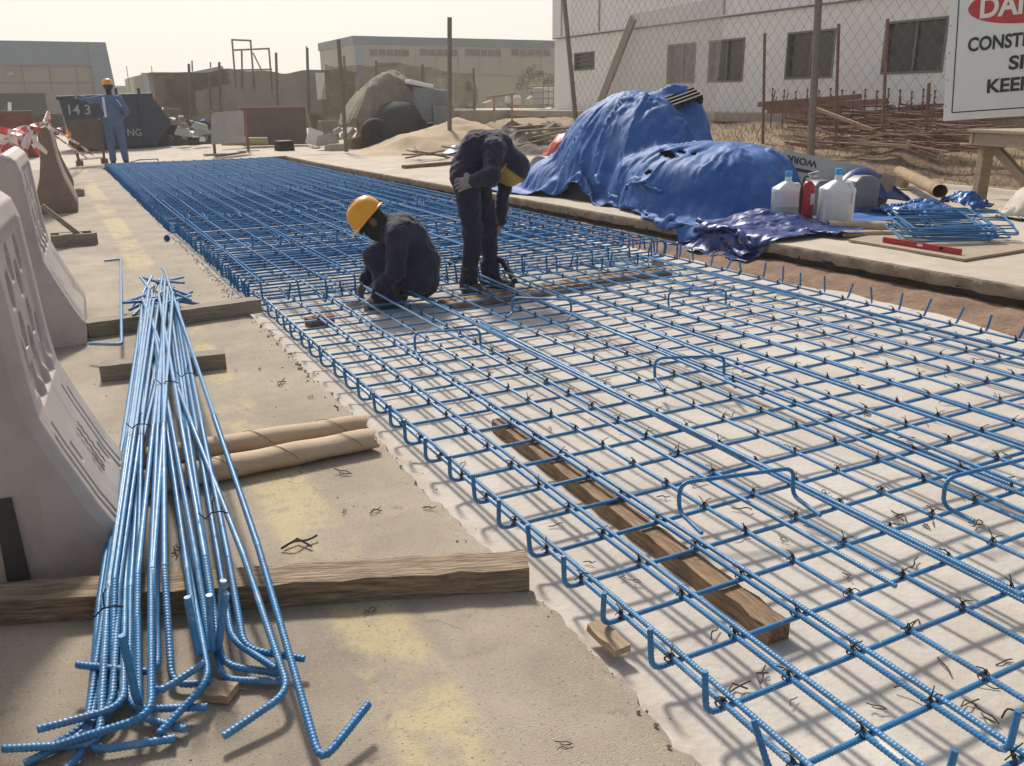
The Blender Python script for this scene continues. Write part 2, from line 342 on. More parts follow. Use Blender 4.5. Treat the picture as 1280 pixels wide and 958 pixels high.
# cloth: position based sheet falling on a height function
def drape(W, H, nx, ny, place, hfun, steps=140, iters=8, fr=.55, seed=1, stiff=1.0, wind=None, pin=None):
    rs = np.random.RandomState(seed)
    U, V = np.meshgrid(np.linspace(-W/2, W/2, nx), np.linspace(-H/2, H/2, ny), indexing='ij')
    P = place(U, V).astype(np.float64); P += rs.normal(0, .004, P.shape); Q = P.copy()
    dx, dy = W/(nx-1), H/(ny-1); dg = math.hypot(dx, dy); B = []
    for ax, L in ((0, dx), (1, dy)):
        for par in (0, 1):
            n = (nx, ny)[ax]; i = np.arange(par, n-1, 2)
            s0 = (i, slice(None)) if ax == 0 else (slice(None), i); s1 = (i+1, slice(None)) if ax == 0 else (slice(None), i+1)
            B.append((s0, s1, L, 1.0))
    for sgn in (0, 1):
        for par in (0, 1):
            i = np.arange(par, nx-1, 2); j = np.arange(0, ny-1)
            a = np.ix_(i, j+sgn); b = np.ix_(i+1, j+1-sgn); B.append((a, b, dg, .35))
    for ax, L in ((0, 2*dx), (1, 2*dy)):
        for par in (0, 1, 2, 3):
            n = (nx, ny)[ax]; i = np.arange(par, n-2, 4)
            s0 = (i, slice(None)) if ax == 0 else (slice(None), i); s1 = (i+2, slice(None)) if ax == 0 else (slice(None), i+2)
            B.append((s0, s1, L, .12*stiff))
    dt = 1/45.
    pin0 = P[pin].copy() if pin is not None else None
    for st in range(steps):
        vel = (P-Q)*.965; Q = P.copy(); P = P+vel; P[..., 2] -= 9.8*dt*dt
        if wind is not None: P += wind*dt*dt
        for it in range(iters):
            for s0, s1, L, k in B:
                d = P[s1]-P[s0]; l = np.linalg.norm(d, axis=-1, keepdims=True)+1e-9
                c = d*(.5*k*(l-L)/l); P[s0] += c; P[s1] -= c
            h = hfun(P[..., 0], P[..., 1])+.012; m = P[..., 2] < h
            P[..., 2] = np.where(m, h, P[..., 2])
            if pin is not None: P[pin] = pin0
        P[..., :2] = np.where(m[..., None], Q[..., :2]*fr+P[..., :2]*(1-fr), P[..., :2])
    return P
def cloth_obj(name, P, m, label=None, cat=None, parent=None, thick=0):
    mb = MB(); mb.grid([[tuple(p) for p in r] for r in P]); me = mb.mesh(name, m, 70, fixn=False)
    o = link(name, me, parent)
    if thick:
        md = o.modifiers.new('thickness', 'SOLIDIFY'); md.thickness = thick
    if label: tag(o, label, cat)
    return o
# signed distance bodies
def snets(F, o, h):
    s = F < 0; nx, ny, nz = F.shape; c = np.zeros((nx-1, ny-1, nz-1), np.int8)
    sl = lambda a, n: slice(a, n-1+a)
    corners = [(i, j, k) for i in (0, 1) for j in (0, 1) for k in (0, 1)]
    for i, j, k in corners: c += s[sl(i, nx), sl(j, ny), sl(k, nz)]
    act = (c > 0) & (c < 8); I = np.argwhere(act); idx = -np.ones(act.shape, np.int64); idx[act] = np.arange(len(I))
    acc = np.zeros((len(I), 3)); cnt = np.zeros(len(I)); g = lambda t: F[I[:, 0]+t[0], I[:, 1]+t[1], I[:, 2]+t[2]]
    for a in corners:
        for ax in range(3):
            if a[ax] == 0:
                b = list(a); b[ax] = 1; fa, fb = g(a), g(b); m = (fa < 0) != (fb < 0); t = fa/(fa-fb+1e-12)
                p = np.array(a, float)[None]+np.zeros((len(I), 3)); p[:, ax] += t; acc[m] += p[m]; cnt[m] += 1
    V = (I+acc/cnt[:, None])*h+o; faces = []
    for ax in range(3):
        b = [(1, 2), (2, 0), (0, 1)][ax]
        A = [slice(1, -1)]*3; A[ax] = slice(0, -1); Bs = [slice(1, -1)]*3; Bs[ax] = slice(1, None)
        e = s[tuple(A)] != s[tuple(Bs)]; E = np.argwhere(e); off = np.array([1, 1, 1]); off[ax] = 0; E = E+off
        fl = s[E[:, 0], E[:, 1], E[:, 2]]
        def cell(d0, d1):
            q = E.copy(); q[:, b[0]] -= d0; q[:, b[1]] -= d1; return idx[q[:, 0], q[:, 1], q[:, 2]]
        q = np.stack([cell(1, 1), cell(0, 1), cell(0, 0), cell(1, 0)], 1); q[~fl] = q[~fl][:, ::-1]; faces.append(q)
    return V, np.concatenate(faces)
def sdf_mesh(name, prims, h, mats, folds=0.0, fold_labels=(0,)):
    """prims: ('c', p0, r0, p1, r1, label, k) round cones; ('e', centre, radii, rot3, label, k) ellipsoids"""
    pts = []
    for p in prims:
        if p[0] == 'c': pts += [np.array(p[1])-p[2], np.array(p[1])+p[2], np.array(p[3])-p[4], np.array(p[3])+p[4]]
        else: pts += [np.array(p[1])-max(p[2]), np.array(p[1])+max(p[2])]
    lo = np.min(pts, 0)-.05; hi = np.max(pts, 0)+.05; n = np.ceil((hi-lo)/h).astype(int)+1
    F = np.full(n, 1.0, np.float32); best = np.full(n, 9.0, np.float32); L = np.zeros(n, np.int8)
    ax = [lo[i]+h*np.arange(n[i]) for i in range(3)]
    for p in prims:
        if p[0] == 'c': a = np.minimum(np.array(p[1])-p[2], np.array(p[3])-p[4]); b = np.maximum(np.array(p[1])+p[2], np.array(p[3])+p[4]); lab, k = p[5], p[6]
        else: a = np.array(p[1])-max(p[2]); b = np.array(p[1])+max(p[2]); lab, k = p[4], p[5]
        m = k+.03; i0 = np.maximum(((a-m-lo)/h).astype(int), 0); i1 = np.minimum(((b+m-lo)/h).astype(int)+2, n)
        sl = tuple(slice(i0[i], i1[i]) for i in range(3)); X = np.stack(np.meshgrid(*[ax[i][sl[i]] for i in range(3)], indexing='ij'), -1)
        if p[0] == 'c':
            A = np.array(p[1], float); ba = np.array(p[3], float)-A; pa = X-A; t = np.clip((pa@ba)/(ba@ba+1e-9), 0, 1)
            d = np.linalg.norm(pa-t[..., None]*ba, axis=-1)-(p[2]+(p[4]-p[2])*t)
        else:
            q = (X-np.array(p[1]))
            if p[3] is not None: q = q @ np.array(p[3])
            r = np.array(p[2]); k0 = np.linalg.norm(q/r, axis=-1); k1 = np.linalg.norm(q/(r*r), axis=-1)+1e-9; d = k0*(k0-1)/k1
        d = d.astype(np.float32); f = F[sl]; hh = np.clip(.5+.5*(f-d)/max(k, 1e-4), 0, 1); F[sl] = f*(1-hh)+d*hh-k*hh*(1-hh)
        bs = best[sl]; w_ = d < bs; L[sl] = np.where(w_, lab, L[sl]); best[sl] = np.minimum(bs, d)
    V, Q = snets(F, lo, h)
    ii = np.clip(np.round((V-lo)/h).astype(int), 0, n-1); vl = L[ii[:, 0], ii[:, 1], ii[:, 2]]
    if folds:
        fn = fnoise(V[:, 0]*9+V[:, 2]*5, V[:, 1]*9-V[:, 2]*7, 3)+.6*fnoise(V[:, 0]*22-V[:, 2]*9, V[:, 2]*17+V[:, 1]*12, 5)
        c = np.stack([np.gradient(F, axis=i)[ii[:, 0], ii[:, 1], ii[:, 2]] for i in range(3)], 1); c /= np.linalg.norm(c, axis=1, keepdims=True)+1e-9
        V = V+c*(fn*folds*np.isin(vl, fold_labels))[:, None]
    me = bpy.data.meshes.new(name); me.from_pydata(V.tolist(), [], Q.tolist())
    for m in mats: me.materials.append(m)
    fm = np.sort(vl[Q], 1)[:, 1]
    me.polygons.foreach_set('material_index', fm.astype(np.int32)); me.polygons.foreach_set('use_smooth', [True]*len(Q)); me.update()
    return me
# ================================================================ THE SETTING
PIT0, PIT1, ZF, ZP = -.5, 20.4, -.10, .10
def kerb_x(y): return 5.46-.0385*y if y < 17.6 else 4.78
def edge_x(y): return .968+wob(y, 2.3, .007)+wob(y, 11, .005)+wob(y, 31, .004)
# left road sheet with a ragged edge
ys = list(np.arange(-4, 0, .2))+list(np.arange(0, 5, .018))+list(np.arange(5, PIT1+.001, .06)); rows = []
for y in ys:
    e = edge_x(y); rows.append([(-12, y, 0), (-4, y, 0), (-1, y, 0), (.3, y, 0), (e-.05, y, 0), (e, y, -.006), (e+.012, y, -.05)])
struct('road', MB().grid(rows), MT['road'], 40, fixn=False)
# pit floor: rises to a spilled fillet along the road edge, and to the right bank
rows = []
for y in list(np.arange(PIT0-3.5, 0, .2))+list(np.arange(0, 5, .03))+list(np.arange(5, PIT1+.02, .08)):
    e = edge_x(y); k = kerb_x(y); b = k-.36+wob(y, 1.9, .04)
    zs = [(e-.04, -.035), (e+.02+wob(y, 5, .006), -.055), (e+.07, -.088+wob(y, 4, .004)), (e+.14, ZF)]
    n = 16
    row = [(x, y, z) for x, z in zs]+[(e+.14+(b-e-.14)*(i+1)/n, y, ZF+.004*wob(i+y*1.3, 1.1, 1)) for i in range(n)]
    rows.append(row)
struct('pit_floor', MB().grid(rows), MT['blind'], 60, fixn=False)
rows = []
for y in np.arange(PIT0-3.5, PIT1+.02, .06):
    k = kerb_x(y); b = k-.36+wob(y, 1.9, .04)
    rows.append([(b-.04, y, ZF-.005), (b+.04, y, ZF+.015+wob(y, 6, .005)), (b+.14, y, -.065+wob(y, 7, .012)), (k-.10+wob(y, 8, .015), y, -.045+wob(y, 5, .01)), (k+.05, y, -.04)])
struct('soil_bank', MB().grid(rows), MT['soil'], 50, fixn=False)
rows = []
for y in np.arange(PIT0-3.5, PIT1+.02, .06):
    k = kerb_x(y); rows.append([(k+.02+wob(y, 7, .012), y, -.06), (k+.03+wob(y, 9, .012), y, -.02), (k+.012, y, .03)])
struct('void_shade_strip', MB().grid(rows), MT['void'], 50, fixn=False)  # dark strip standing in for the shaded void below the kerb slab
def far_z(x): return max(0, min(1, (x-1.2)/3.4))*ZP
mb = MB(); rows = []; cells = []
for y in np.arange(PIT0-3.5, PIT1+.001, .06):
    k = kerb_x(y)+wob(y, 3.1, .004)+wob(y, 13, .004); d = .006*wob(y, 13, 1)
    rows.append([(k+.010, y, .010+wob(y, 9, .004)), (k-.003+d*.6, y, .05), (k, y, ZP-.012), (k+.012, y, ZP)])
struct('kerb_face', MB().grid(rows), MT['kerbside'], 40, fixn=False)
rows = []
for y in np.arange(PIT0-3.5, PIT1+.001, .06):
    k = kerb_x(y)+wob(y, 3.1, .004)+wob(y, 13, .004); rows.append([(k+.012+(10.9-k)*t, y, ZP+(.004*wob(y+t*9, 2, 1) if t > .1 else 0)) for t in (0, .05, .12, .25, .5, .75, 1)])
struct('pavement', MB().grid(rows), MT['pave'], 60, fixn=False)
cb = MB(); rs = random.Random(44)       # crumbs of broken concrete along the road edge
for k in range(520):
    y = rs.uniform(.6, 1)**2*9.5 if k % 2 else rs.uniform(.6, 7); x = edge_x(y)+rs.gauss(0, .022) if k % 3 else rs.uniform(-.3, 1.1); r = rs.uniform(.0015, .006) if k % 3 else rs.uniform(.001, .004); z = 0 if x < edge_x(y) else -.05
    cb.box((x, y, z+r*.4), (r*2, r*1.5, r*1.3), Matrix.Rotation(rs.uniform(0, 3), 3, 'Z') @ Matrix.Rotation(rs.uniform(-.5, .5), 3, 'X'), taper=.6)
tag(link('concrete_crumbs', cb.mesh('concrete_crumbs', mat('crumbs', (.28, .235, .185), .95, scale=30, c2=(.16, .13, .105)))), kind='stuff')
# far yard beyond the end of the pit
rows = []
xs = [-60, -30, -12, -4, 0, .6, 1.2, 1.8, 2.4, 3, 3.6, 4.2, 4.6, 6, 10, 20, 40, 80]
for y in [PIT1+.005, 21, 22, 24, 28, 34, 45, 70, 120]: rows.append([(x, y, far_z(x)) for x in xs])
struct('far_yard', MB().grid(rows), MT['pave'], 60, fixn=False)
rows = []
for x in np.arange(.9, 4.84, .05): rows.append([(x, PIT1+.012*wob(x, 9, 1), far_z(x)), (x, PIT1-.01+.015*wob(x, 11, 1), far_z(x)-.04), (x, PIT1-.03+.02*wob(x, 7, 1), ZF-.01)])
struct('pit_end_face', MB().grid(rows), MT['kerbside'], 40, fixn=False)
mb = MB(); mb.grid([[(x, y, -.35) for x in (-440, -200, 0, 200, 440)] for y in (-40, 0, 100, 300, 500)])
struct('ground', mb, MT['desert'])
# raised earth between fence and white building
rows = []
for y in np.arange(-2, 34, .25):
    r = []
    for x in np.arange(10.85, 15.1, .2):
        t = min(1, max(0, (x-10.9)/2.4)); z = .085+t*t*(3-2*t)*.66+float(fnoise(x*1.4, y*1.4, 4))*.05*min(1, t*3)
        r.append((x, y, z))
    rows.append(r)
struct('earth_bank', MB().grid(rows), MT['drygrass'], 60, fixn=False)
# ================================================================ REBAR MATS
RB = .0069
def bar_mb(pts, r=RB, seg=7, rib=.0012, br=.034, rib_to=3.6):
    """ribbed where it is close enough to read, plain further away"""
    mb = MB(); P = bent(pts, br) if len(pts) > 2 else [Vector(p) for p in pts]
    near = [p for p in P if p.y < rib_to]; far_ = [p for p in P if p.y >= rib_to]
    if len(near) == len(P): return mb.tube(P, r, seg, rib=rib)
    if len(far_) == len(P): return mb.tube(P, r, 6)
    # split long bars where the ribs fade out
    Q = [P[0]]; cut = None
    for a, b in zip(P, P[1:]):
        if (a.y < rib_to) != (b.y < rib_to):
            t = (rib_to-a.y)/(b.y-a.y); c = a.lerp(b, t); cut = len(Q); Q.append(c)
        Q.append(b)
    A, B = Q[:cut+1], Q[cut:]
    if A[0].y < rib_to: mb.tube(A, r, seg, rib=rib); mb.tube(B, r, 6)
    else: mb.tube(A, r, 6); mb.tube(B, r, seg, rib=rib)
    return mb
def tie_mesh(seed):
    rs = random.Random(seed); mb = MB(); w = .0016
    c = [Vector((-.011, -.011, -.004)), Vector((-.002, -.002, .013)), Vector((.011, .011, -.004)), Vector((.003, .003, -.02)), Vector((-.011, -.011, -.004))]
    mb.tube(c, w, 5); mb.tube([p+Vector((.003, -.003, .001)) for p in c], w, 5)
    mb.tube([(.011, -.011, -.004), (.002, -.002, .014), (-.011, .011, -.004)], w, 5)
    for k in (0, 1):
        a = rs.uniform(0, 6.28); l = rs.uniform(.012, .03)
        mb.tube([(0, 0, .012), (math.cos(a)*l*.4, math.sin(a)*l*.4, .022), (math.cos(a)*l, math.sin(a)*l, .016+rs.uniform(0, .014))], w, 5)
    mb.tube([(0, 0, .006), (.002, .001, .017)], .0042, 6)
    return mb.mesh('tie_wire', MT['tie'], 60)
TIES = [tie_mesh(i) for i in range(6)]
def put_ties(root, spots):
    """the hundred nearest ties each a part, the rest one part"""
    spots = sorted(spots, key=lambda p: p[0]**2+p[1]**2)
    for i, p in enumerate(spots[:100]):
        link('tie_wire', TIES[i % 6], root, p, (random.uniform(-.2, .2), random.uniform(-.2, .2), random.choice((0, 1.57))+random.uniform(-.3, .3)))
    if len(spots) > 100:
        mb = MB()
        for i, p in enumerate(spots[100:]):
            me = TIES[i % 6]; q = Vector(p); m = Matrix.Rotation(random.choice((0, 1.57))+random.uniform(-.3, .3), 3, 'Z')
            if p[1] < 7: mb.add([m @ v.co+q for v in me.vertices], [tuple(f.vertices) for f in me.polygons])
            else: mb.box(q+Vector((0, 0, .004)), (.016, .016, .022), m)
        part('tie_wire', mb, MT['tie'], root, 60, kind='stuff', fixn=False)
def rebar_mat():
    root = thing('rebar_mat', 'flat blue rebar mat of square grid tied over the white concrete in the foreground', 'rebar mat')
    ZC, ZL = -.036, -.0222; ties = []
    X = [1.14+.2*i+random.uniform(-.007, .007) for i in range(18)]; Y = [.8+.2*i+random.uniform(-.006, .006) for i in range(27)]
    for j, y in enumerate(Y):
        sk = random.uniform(-.012, .012); x0 = 1.092-.004*j*.2+random.uniform(-.008, .008); x1 = 4.585+random.uniform(-.02, .02)
        h0 = .108+random.uniform(-.008, .008); h1 = .115+random.uniform(-.015, .015)
        ln = lambda: random.uniform(-.012, .012)
        l0, l1 = ln(), random.uniform(-.045, .045)
        if j in (1,): l0 = .06
        mid = [(x0+(x1-x0)*t, y+sk*(t-.5)+wob(t*3+j, 1.1, .003), ZC+wob(t*3+j, 1.7, .002)) for t in (.25, .5, .75)]
        pts = [(x0-.004, y-sk*.5+l0, ZC+h0), (x0, y-sk*.5, ZC)]+mid+[(x1, y+sk*.5, ZC), (x1+random.uniform(-.01, .03), y+sk*.5+l1, ZC+h1)]
        b = bar_mb(pts, rib_to=3.2); part('cross_bar', b, MT['blue'], root, 50, fixn=False)
        for i, x in enumerate(X):
            if y < 6.2: ties.append((x, y+sk*((x-x0)/(x1-x0)-.5), ZL))
    laps = {0: .026, 1: .03, 2: .032, 5: -.028, 8: .03, 11: .028, 14: -.03, 16: .028}
    for i, x in enumerate(X):
        y0 = .82+random.uniform(-.03, .02); hk = .11 if i % 2 == 0 else .105; yb = random.uniform(6.1, 6.7)
        def pth(xx, ya, yb, hook): 
            mid = [(xx+wob(i*2.1+t*2, 1.2, .004), ya+(yb-ya)*t, ZL+wob(i+t*2, 1.5, .0015)) for t in (.15, .35, .55, .75)]
            return ([(xx+random.uniform(-.01, .01), ya-.003, ZL+hook)] if hook else [])+[(xx, ya, ZL)]+mid+[(xx+random.uniform(-.01, .01), yb, ZL)]
        o = part('long_bar', bar_mb(pth(x, y0, yb, hk), rib_to=4.2), MT['blue' if i % 3 else 'blue2'], root, 50, fixn=False)
        if i in laps: part('long_bar', bar_mb(pth(x+laps[i], .4+random.uniform(0, .3) if i < 4 else y0+random.uniform(.2, 1.4), yb-random.uniform(0, 1.2), 0), rib_to=4.2), MT['blue2'], root, 50, fixn=False)
        if i == 1:
            tb = MB().tube([(x+.002, .90, ZL), (x+.004, .955, ZL)], RB+.0012, 10); s = part('white_tape_band', tb, MT['label'], root, 60)
    put_ties(root, ties)
rebar_mat()
def rebar_cage():
    root = thing('rebar_cage', 'deep two layer blue rebar cage filling the far end of the pit', 'rebar cage')
    ties = []; Xs = [1.10+.2*i for i in range(18)]; nb = []; rest = MB()
    YC = [5.95+.125*j+random.uniform(-.012, .012) for j in range(114)]
    def xr(y): return min(4.55, kerb_x(y)-.38)
    for j, y in enumerate(YC):
        for lay, z, hz in ((0, -.034, .115), (1, .092, -.115)):
            x0 = 1.065+random.uniform(-.015, .015)-(.06 if y > 9.6 else 0); x1 = xr(y)+random.uniform(-.03, .03); yy = y+random.uniform(-.02, .02)+(.05 if lay else 0)
            dy = random.uniform(-.02, .02); sk = random.uniform(-.025, .025)
            pts = [(x0-.006, yy+dy, z+hz), (x0, yy, z), ((x0+x1)/2, yy+sk/2, z+random.uniform(-.004, .004)), (x1, yy+sk, z), (x1+.01, yy+sk+dy, z+hz)]
            if j < 50:
                part('cross_bar', MB().tube(bent(pts, .03, 3), RB, 6), MT['bluefar'], root, 60, fixn=False)
            else: rest.tube(bent(pts, .03, 2), RB, 5)
        if j % 2 == 0:
            for i, x in enumerate(Xs):
                if x < xr(y) and y < 13.5: ties.append((x+random.uniform(-.01, .01), y+.05, .102))
    part('cross_bar', rest, MT['bluefar'], root, 60, kind='stuff', fixn=False)
    for i, x in enumerate(Xs):
        for lay, z, hz in ((0, -.0215, 0), (1, .1045, -.12)):
            y0 = (5.82 if lay else 6.5)+random.uniform(-.12, .12); xx = x+(.05 if lay else 0)+random.uniform(-.015, .015); ye = 20.22
            xe = min(xx, 4.36); P = []
            if hz: P.append((xx+random.uniform(-.01, .01), y0-.01, z+hz+random.uniform(-.02, .02)))
            P.append((xx, y0, z))
            P += [(xx+wob(i+t*9, .7, .012)+(xe-xx)*t, y0+(ye-y0)*t, z+wob(i*3+t*8, 1.1, .004)) for t in (.1, .25, .4, .55, .7, .85)]
            P += [(xe, ye, z), (xe, ye+.005, z+(.11 if not lay else -.11))]
            part('long_bar', MB().tube(bent(P, .03, 3), RB, 6), MT['bluefar'], root, 60, fixn=False)
            if lay and i % 3 == 0:      # lapped starter alongside
                part('long_bar', MB().tube([(xx+.03, y0+.4, z), (xx+.035, y0+5+random.uniform(0, 3), z+.003)], RB, 6), MT['bluefar'], root, 60, fixn=False)
    for k in range(16):                 # upright hooks along the front edge of the cage
        x = 1.3+.2*k+random.uniform(-.03, .03); y = 5.75+random.uniform(-.1, .12)
        part('end_hook', MB().tube(bent([(x+random.uniform(-.03, .03), y-.01, .085+random.uniform(-.02, .03)), (x, y, -.035), (x+.02, y+.35, -.03)], .03), RB, 6), MT['bluefar'], root, 60, fixn=False)
    hk = MB()
    for y in (7.4, 9.55, 9.8, 12.3, 14.8, 17.2):
        for k in range(17):
            x = 1.2+.19*k+random.uniform(-.05, .05)
            if x < xr(y)-.1: hk.tube(bent([(x+random.uniform(-.02, .02), y, .17+random.uniform(-.03, .03)), (x, y, .10), (x+random.uniform(-.02, .02), y+.3, .106)], .03, 2), RB, 5)
    part('upright_hook', hk, MT['bluefar'], root, 60, kind='stuff', fixn=False)
    put_ties(root, ties)
rebar_cage()
# loose long bars laid on the mat
LOOSE = [((455, 358), (1120, 733), .012, .012), ((499, 358), (1276, 744), .012, .012), ((591, 340), (1290, 644), .012, .0), ((628, 339), (1290, 612), .028, .0),
         ((800, 320), (1290, 452), .01, .004), ((740, 375), (1290, 566), .012, .002), ((812, 322), (1285, 441), .012, .012), ((600, 402), (930, 576), .005, .005)]
LBL = ['long blue rebar running from the squatting worker\'s hands over the mat', 'long blue rebar running from the squatting worker\'s knee to the right edge',
       'long blue rebar laid from the bending worker\'s boots across the mat', 'long blue rebar laid right of the bending worker\'s far boot across the mat',
       'blue rebar nearest the kerb, laid beside its twin over the mat', 'long blue rebar slanting over the mat, midway between worker and kerb',
       'blue rebar laid close beside another along the kerb side of the mat', 'short blue rebar laid in the middle of the mat before the squatting worker']
for (a, b, z0, z1), lb in zip(LOOSE, LBL):
    p, q = G(*a, z0+.02), G(*b, z1)
    mid = p.lerp(q, .5)+Vector((.006, 0, .002))
    solo('loose_rebar', bar_mb([p, mid, q], rib_to=4, br=.2), MT['blue2'], lb, 'rebar', group='loose rebars laid on the mat', smooth=50, fixn=False)
# chairs: bent spacer bars standing on the mat
def chair(a, b, foot, lb):
    p, q = G(*a, .085), G(*b, .085); d = (q-p); d.z = 0; n = Vector((-d.y, d.x, 0)).normalized()
    P = [Vector((p.x, p.y, -.012))-n*foot, Vector((p.x, p.y, -.012)), Vector((p.x, p.y, .085)), Vector((q.x, q.y, .085)), Vector((q.x, q.y, -.012)), Vector((q.x, q.y, -.012))-n*foot]
    solo('rebar_chair', bar_mb(P, br=.04, rib_to=4), MT['blue'], lb, 'rebar chair', group='bent rebar spacer chairs on the mat', smooth=50, fixn=False)
chair((850, 604), (993, 585), .16, 'bent blue rebar chair nearest the long timber, standing on the mat')
chair((1183, 598), (1330, 562), .12, 'bent blue rebar chair cut by the right edge of the picture')
chair((819, 448), (906, 445), .18, 'bent blue rebar chair in the middle of the right half of the mat')
chair((640, 372), (714, 375), .12, 'bent blue rebar chair standing just in front of the bending worker')
chair((518, 416), (600, 411), .16, 'bent blue rebar chair standing just in front of the squatting worker')
chair((836, 364), (908, 362), .1, 'bent blue rebar chair nearest the blue tarp flap at the kerb')
# scattered cut ends of tie wire
def scrap_mesh(s):
    rs = random.Random(s); a = rs.uniform(-1, 1); P = [(-.025, 0, .003), (-.008, .006*a, .006+.008*rs.random()), (.01, -.004*a, .004), (.026, .014*rs.uniform(-1, 1), .004+.01*rs.random())]
    mb = MB().tube(bent(P, .008, 2), .0017, 5)
    if s % 2: mb.tube([(-.02, .003, .003), (0, .012, .006), (.012, .02*a, .004)], .0017, 5)
    return mb.mesh('wire_offcut', MT['scrap'], 60)
SC = [scrap_mesh(i) for i in range(6)]
for k in range(84):
    while True:
        px, py = random.uniform(560, 1279), random.uniform(390, 955); p = G(px, py, ZF+.004)
        if 1.2 < p.x < kerb_x(p.y)-.5 and not (1.38 < p.x < 1.72 and 1.3 < p.y < 3.2): break
    o = link('wire_offcut', SC[k % 6], None, p, random.uniform(0, 6.28)); o.scale = [random.uniform(.7, 1.5)]*3
    tag(o, 'short bent offcut of rusty tie wire on the white concrete under the mat', 'wire offcut', 'tie wire offcuts under the mat')
for k, (px, py, s) in enumerate([(375, 683, 2.2), (352, 480, 1.6), (430, 592, 1.3), (462, 765, .8), (430, 640, .7), (536, 637, .9), (470, 640, 1), (325, 462, .8), (705, 930, .7), (388, 497, .7), (220, 690, 1.3)]):
    o = link('wire_scrap', SC[(2*k+1) % 6], None, G(px, py, .002), k*1.1); o.scale = [s]*3
    tag(o, 'short bent offcut of rusty tie wire lying on the road left of the pit', 'wire offcut', 'tie wire offcuts on the road')
# timbers under the mat
def plank(name, p0, p1, w, h, m, label, cat='timber', z=None, rag=.0, bev=.006):
    p0, p1 = Vector(p0), Vector(p1); L = (p1-p0).length; n = max(4, int(L/.06)); mb = MB()
    rows = []
    for i in range(n+1):
        x = -L/2+L*i/n; e = rag*wob(i*.37+L, 3, 1); e2 = rag*wob(i*.53+L*2, 3, 1)
        rows.append([(x, -w/2+e*.4, 0), (x, w/2+e2*.4, 0), (x, w/2+e2, h+e*.3), (x, -w/2+e, h+e2*.3)])
    vs = [v for r in rows for v in r]; fs = []
    for i in range(n):
        for k in range(4): a = i*4+k; b = i*4+(k+1) % 4; fs.append((a, b, b+4, a+4))
    fs += [(3, 2, 1, 0), (n*4, n*4+1, n*4+2, n*4+3)]; mb.add(vs, fs)
    c = (p0+p1)/2; d = p1-p0; ang = math.atan2(d.y, d.x)
    o = solo(name, mb, m, label, cat, c, 0, smooth=40, bevel=0)
    o.rotation_euler = (0, -math.atan2(d.z, math.hypot(d.x, d.y)), ang)
    return o
plank('timber', (1.545, 3.12, ZF+.002), (1.495, 1.40, ZF+.002), .070, .052, MT['timber_dk'], 'dark brown timber lying under the blue mat in the foreground', rag=.004)
plank('timber', (2.25, 5.34, ZF+.002), (4.30, 5.62, ZF+.002), .20, .045, MT['timber_dk'], 'dark plank lying under the mat at the bending worker\'s feet', rag=.004)
plank('timber', (-.33, 2.345, .002), (.985, 1.83, .002), .10, .066, MT['timber'], 'thick splintered timber under the near end of the rebar bundle', rag=.006)
plank('timber', (.065, 4.41, .002), (.63, 4.34, .002), .10, .075, MT['timber_gr'], 'short grey timber under the middle of the rebar bundle', rag=.002)
plank('timber', (.04, 5.33, .002), (1.03, 5.47, .002), .11, .085, MT['timber_gr'], 'grey timber under the far end of the rebar bundle', rag=.003)
